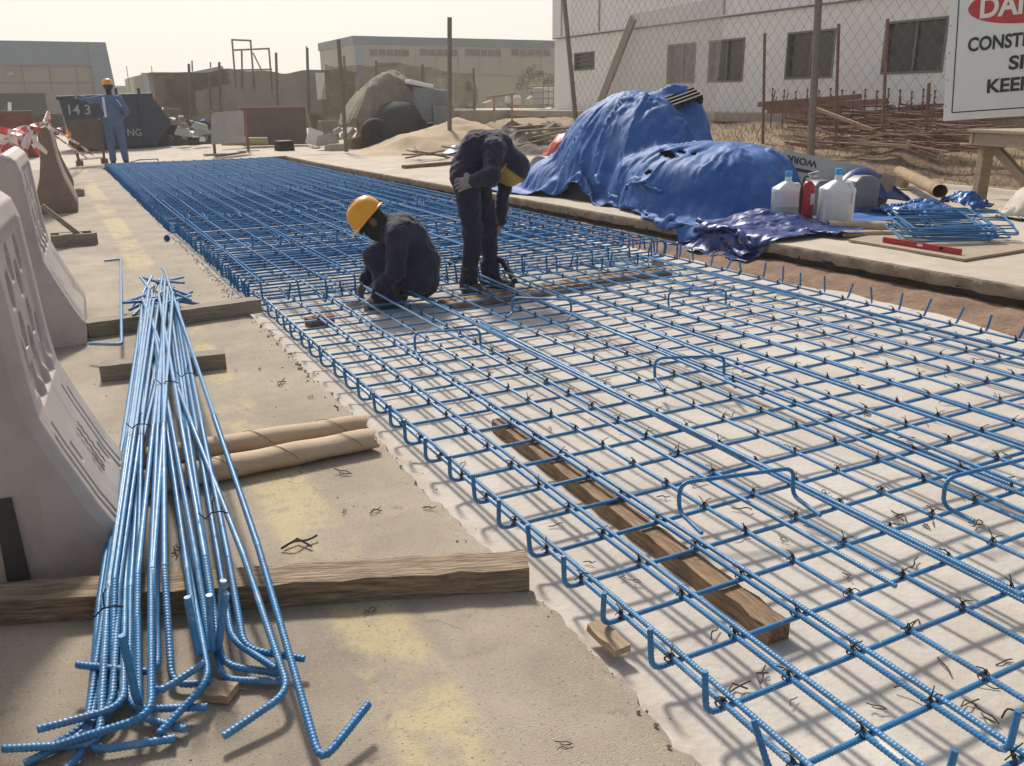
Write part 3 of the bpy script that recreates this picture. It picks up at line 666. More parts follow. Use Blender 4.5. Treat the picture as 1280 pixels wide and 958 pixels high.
# rebar bundle on the road
def bundle():
    B = []   # (near tip px, tip z, bend px, bend z, far px)
    nearL = [((96, 831), .07, (197, 842), .06, (196, 372)), ((47, 912), .05, (154, 884), .05, (178, 368)), ((4, 936), .03, (124, 930), .03, (186, 362)), ((71, 932), .04, (189, 895), .06, (206, 352)),
             ((219, 923), .02, (110, 940), .02, (200, 372)), ((259, 884), .03, (161, 887), .03, (190, 366)), ((159, 807), None, (174, 887), .05, (182, 374)), ((232, 912), .02, (170, 895), .02, (210, 360)),
             ((30, 955), .01, (112, 915), .015, (212, 372)), ((82, 962), .01, (104, 940), .02, (220, 374)), ((120, 905), .03, (140, 880), .045, (203, 344)), ((255, 829), .07, (190, 872), .05, (216, 366))]
    nearR = [((199, 917), .03, (262, 850), .06, (174, 372)), ((238, 773), None, (250, 826), .06, (182, 350)), ((279, 921), .03, (362, 865), .05, (178, 374)), ((461, 880), .06, (401, 955), .03, (206, 340)),
             ((330, 771), None, (271, 818), .05, (218, 378)), ((319, 730), None, (274, 812), .05, (212, 378)), ((381, 824), .04, (306, 812), .06, (222, 380)), ((350, 842), .02, (278, 832), .03, (198, 368)),
             ((352, 852), .015, (276, 850), .02, (208, 376)), ((345, 836), .05, (290, 800), .06, (215, 358)), ((283, 770), None, (266, 822), .05, (186, 376)), ((268, 852), .02, (215, 858), .02, (204, 380))]
    fill = [((60+random.uniform(0, 60), 930), .01, (112+9*k, 905-6*k), .025, (180+4*k, 370+random.uniform(-8, 8))) for k in range(5)]
    farhook = [(191, 326), (213, 321), (210, 326), (228, 338), (231, 345), (176, 352), (239, 356), (237, 360), (248, 371), (155, 385), (165, 384), (238, 366), (160, 378), (243, 362), (186, 366), (200, 322)]
    lab = {0: None}
    for i, (tp, tz, bp, bz, fp) in enumerate(nearL+nearR+fill):
        bend = G(*bp, bz); far = G(*fp, .098+.017*(i % 4)+.004*(i % 3))
        if tz is None: tip = G(bp[0]+(tp[0]-bp[0])*.3, bp[1]+(tp[1]-bp[1])*.0, bz); tip.z = bz+.11+.001*(bp[1]-tp[1])*.5; tip += (tip-bend)*.2
        else: tip = G(*tp, tz)
        # rest on the near timber (z ~.09) on the way up
        s = (2.12-bend.y)/(far.y-bend.y); m = bend.lerp(far, max(.08, s)); m.z = .085+.0185*(i % 4)
        m2 = m.lerp(far, .5); m2.z = .092+.0185*(i % 4)
        fh = farhook[i % len(farhook)]; ft = G(*fh, far.z); v = (ft-far)
        if v.length > .45: v = v.normalized()*.45
        ft = far+v; ft.z = max(.02, far.z+(.03 if i % 4 == 1 else -.05))
        mb = MB(); P = bent([tip, bend, m], .045, 4)+[m2, far]
        mb = bar_mb(P[:-2]+[P[-2]], rib=.0011, rib_to=3.0, br=.0001) if False else MB()
        near = [p for p in P]; Q = []
        for a, b in zip(P, P[1:]):
            Q.append(a)
            if a.y < 3.2 < b.y: Q.append(a.lerp(b, (3.2-a.y)/(b.y-a.y))); cut = len(Q)-1
        Q.append(P[-1])
        mb.tube(Q[:cut+1], .0080, 8, rib=.0015, ribstep=.0031); mb.tube(Q[cut:-1]+bent([Q[-2], far, ft], .04, 3)[1:], .0088, 7)
        up = tz is None
        if i in (2,): lb = 'blue rebar of the bundle whose hooked end reaches the left edge of the picture'
        elif i == 15: lb = 'rightmost blue rebar of the bundle with its long hook turned up to the right'
        elif i == 14: lb = 'blue rebar of the bundle hooked down left, just left of the rightmost one'
        elif i == 0: lb = 'blue rebar of the bundle with the highest hook pointing left past the timber'
        elif i == 18: lb = 'blue rebar of the bundle with a hook pointing right above the rightmost bar'
        else: lb = 'blue hooked rebar tied into the long bundle lying on timbers on the road'
        solo('bundled_rebar', mb, MT['blue2' if i % 3 else 'blue'], lb, 'rebar', group='hooked rebars of the bundle on the road', smooth=50, fixn=False)
bundle()
for k, (px, py, z, a, lb) in enumerate([(176, 534, .15, 0, 'left side of the bundle beside the cardboard tubes'), (236, 470, .15, .1, 'right side of the bundle at the short timber'), (212, 480, .15, 0, 'middle of the bundle at the short timber'),
                                  (135, 765, .15, .3, 'left edge of the bundle above the thick timber'), (270, 645, .15, .2, 'right branch of the bundle before the thick timber')]):
    mb = MB(); mb.tube([(-.03, 0, 0), (-.01, .003, .012), (.015, -.002, .010), (.035, .004, -.004)], .0022, 5); mb.tube([(-.005, .005, .010), (.004, .03, .03), (.012, .026, .045)], .0018, 5); mb.tube([(-.03, 0, 0), (-.045, .01, .02), (-.04, .02, .012)], .0018, 5)
    solo('bundle_tie', mb, MT['tie'], 'black tie wire twisted round the '+lb, 'tie wire', G(px, py, z), a, group='tie wires round the bundle', smooth=60)
solo('bent_bar', MB().tube(bent([G(130, 326, .012), G(151, 324, .012), G(152, 431, .105), G(112, 430, .09)], .05), .0085, 8), MT['blue2'], 'pale blue U shaped bar lying alone on the road by the barrier', 'bent rebar', smooth=50, fixn=False)
# cardboard tubes (flattened paper cores)
def paper_tube(p0, p1, r, sq, label, hollow=True):
    p0, p1 = Vector(p0), Vector(p1); L = (p1-p0).length; t = thing('cardboard_tube', label, 'cardboard tube', p0, math.atan2((p1-p0).y, (p1-p0).x), 'cardboard tubes')
    n = 24; m = 20; rows = []
    for i in range(m+1):
        x = L*i/m; k = 1+.06*math.sin(i*1.1)-.10*(i/m)**3; rows.append([(x+.012*math.sin(3*a+r*50)*(i == m), r*math.cos(a)*(1+.1*(1-k)), r*sq*(1+math.sin(a)*k)*.98) for a in [2*math.pi*q/n for q in range(n+1)]])
    mb = MB(); mb.grid(rows); part('tube_wall', mb, MT['card'], t, 60)
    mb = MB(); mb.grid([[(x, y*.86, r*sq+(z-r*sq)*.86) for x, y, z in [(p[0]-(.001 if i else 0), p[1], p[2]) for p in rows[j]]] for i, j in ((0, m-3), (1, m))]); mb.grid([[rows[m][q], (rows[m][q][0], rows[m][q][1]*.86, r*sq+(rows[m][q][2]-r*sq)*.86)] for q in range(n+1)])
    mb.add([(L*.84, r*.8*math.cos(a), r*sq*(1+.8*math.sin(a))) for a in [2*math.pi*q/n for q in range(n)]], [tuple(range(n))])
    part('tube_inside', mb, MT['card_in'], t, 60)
    if L < 1.2:
        mb = MB()
        for s in (.25, .5, .78): mb.tube([(L*s+.04*a, r*1.004*math.cos(a), r*sq*(1+1.004*math.sin(a))) for a in [x*.2 for x in range(-3, 17)]], .0012, 4, cap=False)
        part('spiral_seam', mb, MT['card_in'], t, 60)
    return t
p0 = G(165, 622, 0); p1 = G(467, 560, 0); paper_tube(p0, p1, .052, .8, 'front cardboard tube lying on the road across the rebar bundle')
p0 = G(112, 596, 0); p1 = G(462, 543, 0)+Vector((0, .03, 0)); paper_tube(p0, p1, .046, .85, 'rear cardboard tube lying behind the other across the rebar bundle')
# ================================================================ PLASTIC BARRIERS
def plastic_barrier(label, loc, rz, L=1.0, marks=True):
    t = thing('plastic_barrier', label, 'traffic barrier', loc, rz, 'water filled plastic barriers')
    # profile of right side (x to the right, from the centre line), z
    prof = [(.235, .0), (.245, .05), (.24, .12), (.20, .20), (.135, .36), (.095, .47), (.085, .56), (.075, .75), (.065, .93), (.05, .985), (.02, 1.012), (0, 1.02)]
    full = prof+[(-a, z) for a, z in prof[-2::-1]]
    hexes = [(.22, .60), (.36, .66), (.5, .60), (.64, .66), (.78, .60), (.29, .78), (.43, .84), (.57, .78), (.71, .84)]
    grooves = [(.10, .12, .40), (.17, .12, .42), (.72, .12, .42), (.80, .12, .40)]
    n = 160; rows = []
    PR = []
    for (a, z), (b, w_) in zip(prof, prof[1:]):
        k = max(1, int(math.hypot(b-a, w_-z)/.006)); PR += [(a+(b-a)*i/k, z+(w_-z)*i/k) for i in range(k)]
    PR.append(prof[-1])
    for i in range(n+1):
        y = L*i/n; e = min(y, L-y); ee = .03*max(0, 1-e/.035)**2; row = []
        for a, z in PR:
            d = 0; u = y/L
            if .06 < z < .98:
                for hx, hz in hexes:
                    q = max(abs(u-hx)*L*1.15+.35*abs(z-hz), abs(z-hz)*.9); d = max(d, .032*min(1, max(0, (.044-q)/.005)))
                for g, z0, z1 in grooves:
                    q = max(abs(u-g)*L-.011, (z0-z), (z-z1)); d = max(d, .014*min(1, max(0, -q/.006)))
                for g in (.25, .66):
                    q = max(abs(u-g)*L-.012, abs(z-.31 if g < .5 else z-.2)-.03); d = max(d, .016*min(1, max(0, -q/.006)))
                if .50 < z < .94 and .14 < u < .86: d += .010*min(1, (z-.50)/.02, (.94-z)/.02, (u-.14)*L/.015, (.86-u)*L/.015)
                for k in range(3):       # square panels low in the upright part
                    q = max(abs(u-(.30+.2*k))*L-.055, abs(z-.515)-.05); d = max(d, (.016 if u < .9 else 0)*min(1, max(0, -q/.004)))
            row.append((max(0, a-d-ee*(1 if z < 1 else .3)), y, z-(ee*.6 if z > .9 else 0)))
        rows.append(row)
    mb = MB(); mb.grid(rows); mb.grid([[(-x, y, z) for x, y, z in r] for r in rows])
    for j in (0, n):
        r = rows[j]; mb.add([p for p in r]+[(-x, y, z) for x, y, z in r[::-1]], [tuple(range(2*len(r)))])
    part('body', mb, MT['plastic'], t, 55)
    s = MB(); s.box((-.02, -.004, .14), (.055, .014, .26), taper=.8); part('socket_slot', s, MT['plastic_dark'], t)
    if marks:
        # small moulded lettering on the lower slope (too worn to read): a raised plate with broken ridges
        rs = random.Random(5)
        for ln, u0 in ((0, .42), (1, .46), (2, .53)):
            ridge = MB(); zz = .20; vs = []
            while zz < (.27 if ln == 0 else .34):
                h = rs.uniform(.007, .014); f = (zz-.12)/(.47-.12); xx = .24-(.24-.095)*f
                vs.append((xx, zz, h)); zz += h+.003
            P = [(x+.0005, u0*L+(.006 if i % 2 else -.006), z) for i, (x, z, h) in enumerate(vs)]
            ridge.tube(P, .0022, 5); part('moulded_mark', ridge, MT['emboss'], t)
    return t
plastic_barrier('grey plastic water barrier nearest the camera at the left edge', (-.225, 2.45, 0), R_(-5), .66)
plastic_barrier('unseen grey plastic water barrier added to shade the near end of the nearest one', (-.66, .92, 0), R_(2), 1.4, False)  # out of view, added to keep sky light off the nearest end face
plastic_barrier('grey plastic water barrier second in line behind the nearest one', (-.205, 5.15, 0), R_(-2), 1.0, False)
def jersey(label, loc, rz, L=1.0, m='jersey'):
    pr = [(.23, 0), (.235, .10), (.215, .17), (.13, .42), (.09, .62), (.065, .97), (.04, 1.0)]
    out = pr+[(-a, z) for a, z in pr[::-1]]
    return solo('jersey_barrier', MB().prism(out, L, lambda a, b, t: (a, t, b)), MT[m], label, 'traffic barrier', loc, rz, 'brown jersey barriers', 30, .012)
jersey('brown jersey barrier end-on, behind the two grey plastic barriers', (-.01, 12.0, 0), R_(-2), 1.2)
jersey('brown jersey barrier furthest back, behind the one hung with tape', (.06, 15.9, 0), 0, 1.3)
solo('plastic_drum', MB().lathe([(0, 0), (.17, 0), (.17, .55), (.155, .58), (.155, .62), (.17, .65), (.17, .86), (.15, .88), (0, .88)], seg=20), MT['yellow'], 'yellow drum standing between the plastic and the brown barriers', 'drum', (-.36, 10.6, 0), smooth=40)
def foot(label, loc, rz, s=1):
    t = thing('barricade_foot', label, 'barricade foot', loc, rz, 'wooden barricade feet')
    mb = MB(); mb.box((0, -.12*s, .06*s), (.42*s, .05*s, .12*s)); mb.box((0, .12*s, .06*s), (.42*s, .05*s, .12*s)); mb.box((.2*s, 0, .06*s), (.05*s, .19*s, .12*s)); mb.box((-.02*s, 0, .10*s), (.22*s, .19*s, .03*s)); part('base_frame', mb, MT['timber_gr'], t, bevel=.004)
    part('brace', MB().beam((-.24*s, -.05*s, .42*s), (.06*s, -.05*s, .10*s), .07*s, .05*s), MT['timber_gr'], t, bevel=.004)
    return t
foot('wooden barricade foot with diagonal brace behind the second plastic barrier', (.09, 9.15, 0), 0, .9)
foot('smaller wooden barricade foot further back beside the brown barrier', (.20, 14.2, 0), 0, .8)
# barrier tape
def ribbon(mb, P, w, nrm=(0, 0, 1)):
    P = [Vector(p) for p in P]; L = [0]
    for a, b in zip(P, P[1:]): L.append(L[-1]+(b-a).length)
    n = max(3, int(L[-1]/.05)); pts = []
    for i in range(n+1):
        s = L[-1]*i/n; k = max(j for j in range(len(L)) if L[j] <= s+1e-9); k = min(k, len(P)-2); t = (s-L[k])/max(1e-6, L[k+1]-L[k]); pts.append(P[k].lerp(P[k+1], t))
    for i in range(n):
        d = (pts[i+1]-pts[i]).normalized(); tw = i*.35; u, v = basis(d); s0 = u*math.cos(tw)+v*math.sin(tw); s1 = u*math.cos(tw+.35)+v*math.sin(tw+.35)
        mb.cur = 1 if (i//2) % 3 else 0
        mb.add([pts[i]-s0*w/2, pts[i]+s0*w/2, pts[i+1]+s1*w/2, pts[i+1]-s1*w/2], [(0, 1, 2, 3)])
def tape(label, paths, w=.05):
    mb = MB()
    for P in paths: ribbon(mb, P, w)
    return tag(link('barrier_tape', mb.mesh('barrier_tape', [MT['tape_r'], MT['tape_w']], fixn=False)), label, 'barrier tape', 'red and white barrier tape')
tape('red and white tape strung from the brown barrier to the board sign', [[(-.28, 11.2, 1.0), (.02, 12.02, 1.05), (.1, 15.5, 1.15), D(62, 166, 15.9), D(108, 198, 21.0)], [D(62, 160, 15.5), D(98, 180, 20.9), D(118, 196, 21.2)], [D(60, 163, 15.5), D(78, 161, 16.2)]], .055)
tape('loose tail of red and white tape hanging off the brown barrier', [[(-.08, 11.95, 1.04), (-.07, 11.9, .95), D(42, 180, 11.8), D(50, 196, 11.8)], [D(38, 164, 11.8), D(46, 180, 11.75), D(59, 192, 11.7)], [D(34, 162, 11.8), D(44, 174, 11.7)]], .06)
rs = random.Random(3); P = []
for k in range(7):
    a = D(rs.uniform(-6, 28), 176, 8); q = [a+Vector((0, 0, -.16))]
    for j in range(5): q.append(a+Vector((rs.uniform(-.14, .10), rs.uniform(-.2, .2), rs.uniform(-.10, .10))))
    P.append(q)
tape('crumpled heap of red and white tape piled behind the second plastic barrier', P, .05)
solo('tape_end', MB().tube(bent([(-.42, 2.25, .06), (-.345, 2.16, .075), (-.30, 2.14, .05)], .02), .012, 8), MT['tape_r'], 'red scrap of tape poking in at the left edge by the thick timber', 'tape scrap', smooth=60)
solo('crushed_cup', MB().lathe([(0, 0), (.035, 0), (.05, .03), (.052, .05), (.045, .05), (.034, .012), (0, .01)], seg=14, rot=Matrix.Rotation(1.2, 3, 'X')), MT['bluebag'], 'small bright blue crushed cup on the road edge by the cage', 'cup', G(207, 299, .02), .5, smooth=60).scale = (.6, .6, .6)
plank('wood_offcut', G(742, 785, -.06), G(778, 818, -.07), .05, .02, MT['wood_lt'], 'pale yellow wood chip on the concrete beside the mat edge', 'wood chip', rag=.003)
plank('wood_offcut', G(262, 868, .003), G(292, 872, .003), .05, .02, MT['wood_lt'], 'pale wood block under the near hooks of the bundle', 'wood chip', rag=.002)
solo('brick', MB().box((0, 0, .028), (.17, .09, .055)), MT['brick'], 'red brick lying under the mat left of the squatting worker', 'brick', G(400, 406, ZF+.002), .2, bevel=.006)
solo('spacer_block', MB().box((0, 0, .02), (.09, .06, .04)), MT['conc'], 'small pale concrete spacer under the mat by the squatting worker\'s hands', 'spacer block', G(442, 384, ZF+.002), .2, bevel=.005)
solo('spacer_block', MB().box((0, 0, .025), (.11, .07, .05)), MT['conc'], 'pale concrete spacer beside the blue tarp flap at the kerb foot', 'spacer block', G(822, 332, ZF+.002), .5, bevel=.005)
# ================================================================ PEOPLE
def hand(prims, wrist, palm_dir, side, curl_dir, lab, s=1.0, curl=.6):
    """palm, four unequal bent fingers and a thumb; side points to the thumb, curl_dir is where the finger tips close"""
    w_ = Vector(wrist); d = Vector(palm_dir).normalized(); sd_ = Vector(side); sd_ = (sd_-d*sd_.dot(d)).normalized(); cd = Vector(curl_dir); cd = (cd-d*cd.dot(d)-sd_*cd.dot(sd_)).normalized()
    for k in (-1, 0, 1): prims.append(('c', w_+d*.012*s+sd_*.018*k*s, .017*s, w_+d*.075*s+sd_*.024*k*s, .014*s, lab, .012))
    for k, l in ((-1.5, .060), (-.5, .076), (.5, .080), (1.5, .072)):
        b = w_+d*.078*s+sd_*(.021*k)*s; f1 = (d+cd*curl*.8+sd_*.08*k).normalized(); f2 = (d*(1-curl)+cd*(curl+.3)).normalized()
        m = b+f1*l*.5*s; e = m+f2*l*.5*s
        prims += [('c', b, .0098*s, m, .0090*s, lab, .003), ('c', m, .0090*s, e, .0078*s, lab, .003)]
    b = w_+d*.03*s+sd_*.032*s; m = b+(d*.6+sd_*.6+cd*.35).normalized()*.036*s; e = m+(d*.8+cd*.5).normalized()*.03*s
    prims += [('c', b, .0125*s, m, .0105*s, lab, .006), ('c', m, .0105*s, e, .009*s, lab, .003)]
def face(prims, c, fwd, up, sk, wrap=None, ear=None):
    """head with brow, nose, mouth, chin, ears; wrap = label used for what a scarf covers"""
    c = Vector(c); f = Vector(fwd).normalized(); u = Vector(up); u = (u-f*u.dot(f)).normalized(); r = f.cross(u); M = np.array([list(f), list(r), list(u)]).T; lo = wrap if wrap is not None else sk
    prims.append(('e', c, (.096, .076, .112), M, sk, .01))
    prims.append(('c', c+f*.045-u*.075, .048, c+f*.055-u*.095, .036, lo, .03))
    prims.append(('c', c+f*.095+u*.005, .011, c+f*.113-u*.025, .015, lo, .012))
    for k in (-1, 1):
        prims.append(('e', c+r*.078*k-f*.008-u*.005, (.020, .009, .031), M, sk if ear is None else ear, .005))
        prims.append(('e', c+f*.088+r*.032*k+u*.006, (.010, .014, .010), M, sk, .004))
    prims.append(('c', c+f*.086-u*.055-r*.02, .012, c+f*.086-u*.055+r*.02, .012, lo, .01))
    return c, f, r, u
MT['helmet_dull'] = mat('dusty_shaded_yellow_helmet', (.40, .27, .05), .6, scale=9, c2=(.30, .2, .05))  # duller copy of the helmet yellow, with dust and shade both in the colour
def helmet(parent, c, fwd, up, tilt=0, mk='helmet'):
    f = Vector(fwd).normalized(); u = Vector(up); u = (u-f*u.dot(f)).normalized(); r = f.cross(u)
    if tilt: q = Quaternion(r, tilt); f = q @ f; u = q @ u
    m = Matrix((f, r, u)).transposed().to_4x4(); m.translation = Vector(c)+u*.025
    mb = MB(); prof = [(.118, .005), (.120, .015), (.118, .05), (.108, .09), (.086, .122), (.05, .142), (.0, .148)]
    mb.lathe(prof, seg=36, sx=1.12, sy=.96)
    shell = part('shell', mb, MT[mk], parent, 60); shell.matrix_local = m
    mb = MB(); n = 36; rows = []
    for i in range(n+1):
        a = 2*math.pi*i/n; w_ = .012+.036*max(0, math.cos(a))**1.5; x, y = math.cos(a)*.118*1.12, math.sin(a)*.118*.96; k = 1+w_/.118
        rows.append([(x*.97, y*.97, .012), (x*k, y*k, .001-.010*max(0, math.cos(a))), (x*k, y*k, -.004-.010*max(0, math.cos(a))), (x*.97, y*.97, .002)])
    mb.grid(rows); b = part('brim', mb, MT[mk], parent, 60); b.matrix_local = m
    for k in (-1, 0, 1):
        mb = MB(); mb.tube([(math.cos(a)*(.121-.012*abs(k))*1.11, .035*k, math.sin(a)*(.147-.006*abs(k))+.002) for a in [i*.2+.35 for i in range(13)]], .006, 6)
        b = part('ridge', mb, MT[mk], parent, 60); b.matrix_local = m
    mb = MB(); mb.lathe([(.116, -.012), (.117, .004)], seg=36, sx=1.10, sy=.94)
    b = part('headband', mb, MT['black'], parent, 60, fixn=False); b.matrix_local = m
def boot(prims, ankle, toe_dir, lab, s=1.0, pitch=0):
    a = Vector(ankle); d = Vector(toe_dir).normalized(); dz = Vector((0, 0, 1)); n = d.cross(dz)
    prims += [('c', a+dz*.10, .055*s, a+dz*.0, .052*s, lab, .02), ('c', a-d*.045-dz*.045, .042*s, a+d*.10-dz*.055, .044*s, lab, .03), ('c', a+d*.08-dz*.055, .045*s, a+d*.165-dz*.062, .036*s, lab, .03)]
# --- squatting worker (seen from his left side, facing the left of the picture)
AX = Vector((.887, -.461, 0)); BX = Vector((.461, .887, 0))   # his right-of-picture and away-from-camera axes
def L2(a, b, z): return AX*a+BX*b+Vector((0, 0, z))
def squat():
    o = G(497, 381, ZF); t = thing('person', 'squatting worker in dark navy coverall and yellow helmet tying the rebar', 'person', (o.x, o.y, ZF)); t.scale = (.96,)*3
    P = []; C = lambda p, r, q, s, l=0, k=.035: P.append(('c', L2(*p), r, L2(*q), s, l, k))
    C((.16, 0, .20), .155, (.16, 0, .30), .16)                           # pelvis
    C((.15, .0, .30), .165, (.06, .0, .50), .165)                        # back, rounded
    C((.20, .0, .33), .10, (.13, 0, .50), .10)
    C((.06, -.10, .53), .10, (.05, .12, .53), .10)                       # shoulder girdle
    C((.04, 0, .55), .075, (-.07, 0, .60), .062, 2)                      # neck wrapped
    C((.15, -.10, .20), .105, (-.12, -.13, .37), .082)                   # near thigh
    C((-.12, -.13, .37), .078, (-.03, -.12, .08), .058)                  # near shin
    C((.15, .10, .20), .105, (-.12, .13, .38), .082); C((-.12, .13, .38), .078, (-.03, .12, .08), .058)
    C((.045, -.17, .53), .078, (.03, -.235, .29), .062); C((.03, -.235, .29), .060, (-.12, -.17, .115), .046)   # near arm
    C((.03, .18, .53), .078, (-.16, .25, .36), .060); C((-.16, .25, .36), .056, (-.25, .14, .145), .044)        # far arm
    hand(P, L2(-.125, -.165, .108), L2(-.75, .12, -.45), L2(0, 1, .3), L2(.2, .0, -1), 3, 1.05, .7)
    hand(P, L2(-.255, .13, .135), L2(-.35, -.3, -.75), L2(-.5, -.8, .2), L2(.8, -.2, -.4), 3, 1.05, .7)
    boot(P, L2(-.02, -.12, .085), L2(-1, -.12, 0), 4); boot(P, L2(-.02, .12, .085), L2(-1, .12, 0), 4)
    fw = L2(-.80, -.10, -.62); up = L2(-.60, -.05, .80)
    c, f, r, u = face(P, L2(-.155, -.01, .615), fw, up, 2, 2, 1)
    P.append(('c', L2(-.10, .0, .56), .085, L2(-.02, 0, .53), .10, 2, .03))   # scarf
    me = sdf_mesh('body', P, .0085, [MT['navy'], MT['skin'], MT['scarf'], MT['glove'], MT['boot']], .010)
    link('body', me, t); helmet(t, c, f, u, R_(-8))
    mb = MB().tube([L2(.03, -.11, .60), L2(.09, -.06, .625), L2(.13, .02, .60), L2(.12, .1, .57)], .012, 8); part('collar', mb, MT['navy'], t, 60)
    return t
squat()
def bender():
    o = G(592, 366, ZF); t = thing('person', 'worker in dark navy coverall bent double with a gloved hand at his hip', 'person', (o.x, o.y, ZF)); t.scale = (.95,)*3
    P = []; C = lambda p, r, q, s, l=0, k=.035: P.append(('c', L2(*p), r, L2(*q), s, l, k))
    # legs
    C((-.035, -.02, .86), .098, (.005, -.02, .47), .074); C((.005, -.02, .47), .070, (-.03, -.03, .10), .058)
    C((.03, .17, .86), .098, (.12, .17, .48), .074); C((.12, .17, .48), .070, (.13, .18, .10), .058)
    C((-.03, -.03, .16), .066, (-.03, -.03, .09), .066); C((.13, .18, .16), .066, (.13, .18, .09), .066)   # trouser hems
    C((-.04, .0, .90), .105, (.02, .15, .90), .105)                      # hips
    C((-.02, .07, .93), .135, (.06, .10, 1.07), .14); C((.06, .10, 1.07), .14, (.19, .13, 1.08), .13)   # trunk folded forward
    C((.17, .0, 1.08), .085, (.21, .26, 1.08), .085)
    C((.22, .13, 1.08), .07, (.255, .12, 1.02), .062, 2)
    C((.18, -.03, 1.07), .080, (.16, -.16, .90), .064); C((.16, -.16, .90), .060, (.035, -.15, .865), .046)        # near arm folded back to the hip
    C((.21, .27, 1.05), .075, (.25, .30, .78), .058); C((.25, .30, .78), .054, (.21, .24, .52), .043)
    hand(P, L2(.04, -.15, .865), L2(-.85, .1, -.2), L2(0, .3, 1), L2(.1, .9, -.4), 3, 1.15, .35)
    hand(P, L2(.21, .24, .52), L2(-.25, -.1, -.9), L2(-.5, -.8, 0), L2(-.5, .3, 0), 3, 1.05, .5)
    boot(P, L2(-.03, -.03, .085), L2(.75, -.7, 0), 4, 1.1); boot(P, L2(.13, .18, .085), L2(.9, -.3, 0), 4, 1.1)
    fw = L2(-.62, -.30, -.72); up = L2(.42, -.25, -.85)
    c, f, r, u = face(P, L2(.262, .10, .965), fw, L2(.35, -.30, -.85), 1, 2)
    me = sdf_mesh('body', P, .0085, [MT['navy'], MT['skin'], MT['scarf'], MT['glove'], MT['boot']], .011)
    link('body', me, t); helmet(t, c, f, u, 0, 'helmet_dull')
    mb = MB(); rows = []; hc = c+u*.025
    for i in range(19):                                                  # dark hood cloth over the back and crown of the helmet
        a = R_(72)+R_(216)*i/18; e = f*math.cos(a)*1.12+r*math.sin(a)*.96
        rows.append([hc+e*(q*(1.015+.025*math.sin(i*1.9+h*30)))+u*h for q, h in ((.136, -.10), (.134, -.04), (.128, .02), (.125, .06), (.113, .10), (.08, .140), (.03, .157))])
    mb.grid(rows); part('sun_flap', mb, MT['navy'], t, 60, fixn=False)
    return t
bender()
solo('cable', MB().tube([L for L in [G(560, 330, .03), G(585, 318, .10), G(607, 316, .14), G(628, 327, .11), G(640, 346, .0), G(643, 352, -.02)]], .022, 8), MT['rubber'], 'thick dark hose arching beside the bending worker\'s boots', 'hose', smooth=60)
def standing():
    o = G(149, 204, .01); t = thing('person', 'worker in blue overalls and yellow helmet standing with his back turned by the skip', 'person', (o.x, o.y, .01))
    P = []; ax = Vector((1, -.07, 0)).normalized(); bx = Vector((.07, 1, 0)).normalized(); q = lambda a, b, z: ax*a+bx*b+Vector((0, 0, z))
    C = lambda p, r, s, e, l=0, k=.04: P.append(('c', q(*p), r, q(*s), e, l, k))
    C((-.09, 0, .88), .105, (-.10, .0, .48), .085); C((-.10, 0, .48), .08, (-.11, .0, .10), .07)
    C((.09, 0, .88), .105, (.12, .0, .48), .085); C((.12, 0, .48), .08, (.14, .0, .10), .07)
    C((-.08, 0, .93), .125, (.08, 0, .93), .125); C((0, 0, .95), .16, (0, .02, 1.28), .165); C((-.16, .02, 1.36), .08, (.16, .02, 1.36), .08); C((-.08, .02, 1.2), .12, (.08, .02, 1.2), .12)
    C((0, .03, 1.38), .06, (0, .04, 1.52), .055, 2)
    C((-.19, .02, 1.36), .075, (-.40, .12, 1.33), .06); C((-.40, .12, 1.33), .055, (-.60, .2, 1.40), .045)
    C((.19, .02, 1.36), .075, (.29, -.02, 1.08), .06); C((.29, -.02, 1.08), .055, (.19, .16, .98), .045)
    hand(P, q(-.60, .2, 1.40), q(-1, .3, .05), q(0, 0, 1), q(0, 1, 0), 3); hand(P, q(.19, .16, .98), q(-.6, .8, 0), q(0, 0, 1), q(-.8, -.3, 0), 3)
    boot(P, q(-.11, 0, .085), q(-.2, 1, 0), 4); boot(P, q(.14, 0, .085), q(.2, 1, 0), 4)
    c, f, r, u = face(P, q(0, .05, 1.61), q(-.1, 1, -.2), q(0, .2, 1), 2)
    me = sdf_mesh('body', P, .014, [MT['bluecov'], MT['skin'], MT['scarf'], MT['glove'], MT['boot']], .008)
    link('body', me, t); helmet(t, c, f, u)
    mb = MB(); mb.box(q(-.13, -.155, 1.19), (.05, .012, .42), Matrix.Rotation(-.07, 3, 'Z')); part('reflective_strip', mb, MT['refl'], t)
    mb = MB(); mb.beam(q(.13, -.13, 1.35), q(.22, -.10, 1.2), .04, .012); part('reflective_strip', mb, MT['refl'], t)
standing()
# ================================================================ RIGHT PAVEMENT
def tarp_h(x, y):
    base = np.where(x < 5.46-.0385*y, ZF, ZP)
    n = fnoise(x*1.1, y*1.1, 11)
    def bump(cx, cy, rx, ry, hgt, p, rot=0):
        c, s_ = math.cos(rot), math.sin(rot); dx, dy = x-cx, y-cy; u, v = (dx*c+dy*s_)/rx, (-dx*s_+dy*c)/ry; d = np.clip(1-(np.abs(u)**2.2+np.abs(v)**2.2), 0, 1); return hgt*d**p
    h = np.maximum.reduce([bump(6.5, 9.2, .95, 1.25, 1.22, .62), bump(7.0, 9.0, .42, .42, 1.34, .4), bump(6.38, 7.55, .88, .92, .68, .26), bump(6.0, 9.9, .55, .8, .45, .5), bump(6.2, 8.1, .6, 1.0, .62, .4)])
    return base+h+.03*n*(h > .05)
def place_tarp(U, V): return np.stack([6.60+V*.98+.10*U, 8.35+U, 1.55+.05*np.sin(U*3)+.0*V], -1)
P = drape(5.6, 3.7, 160, 106, place_tarp, tarp_h, 110, 7, seed=4)
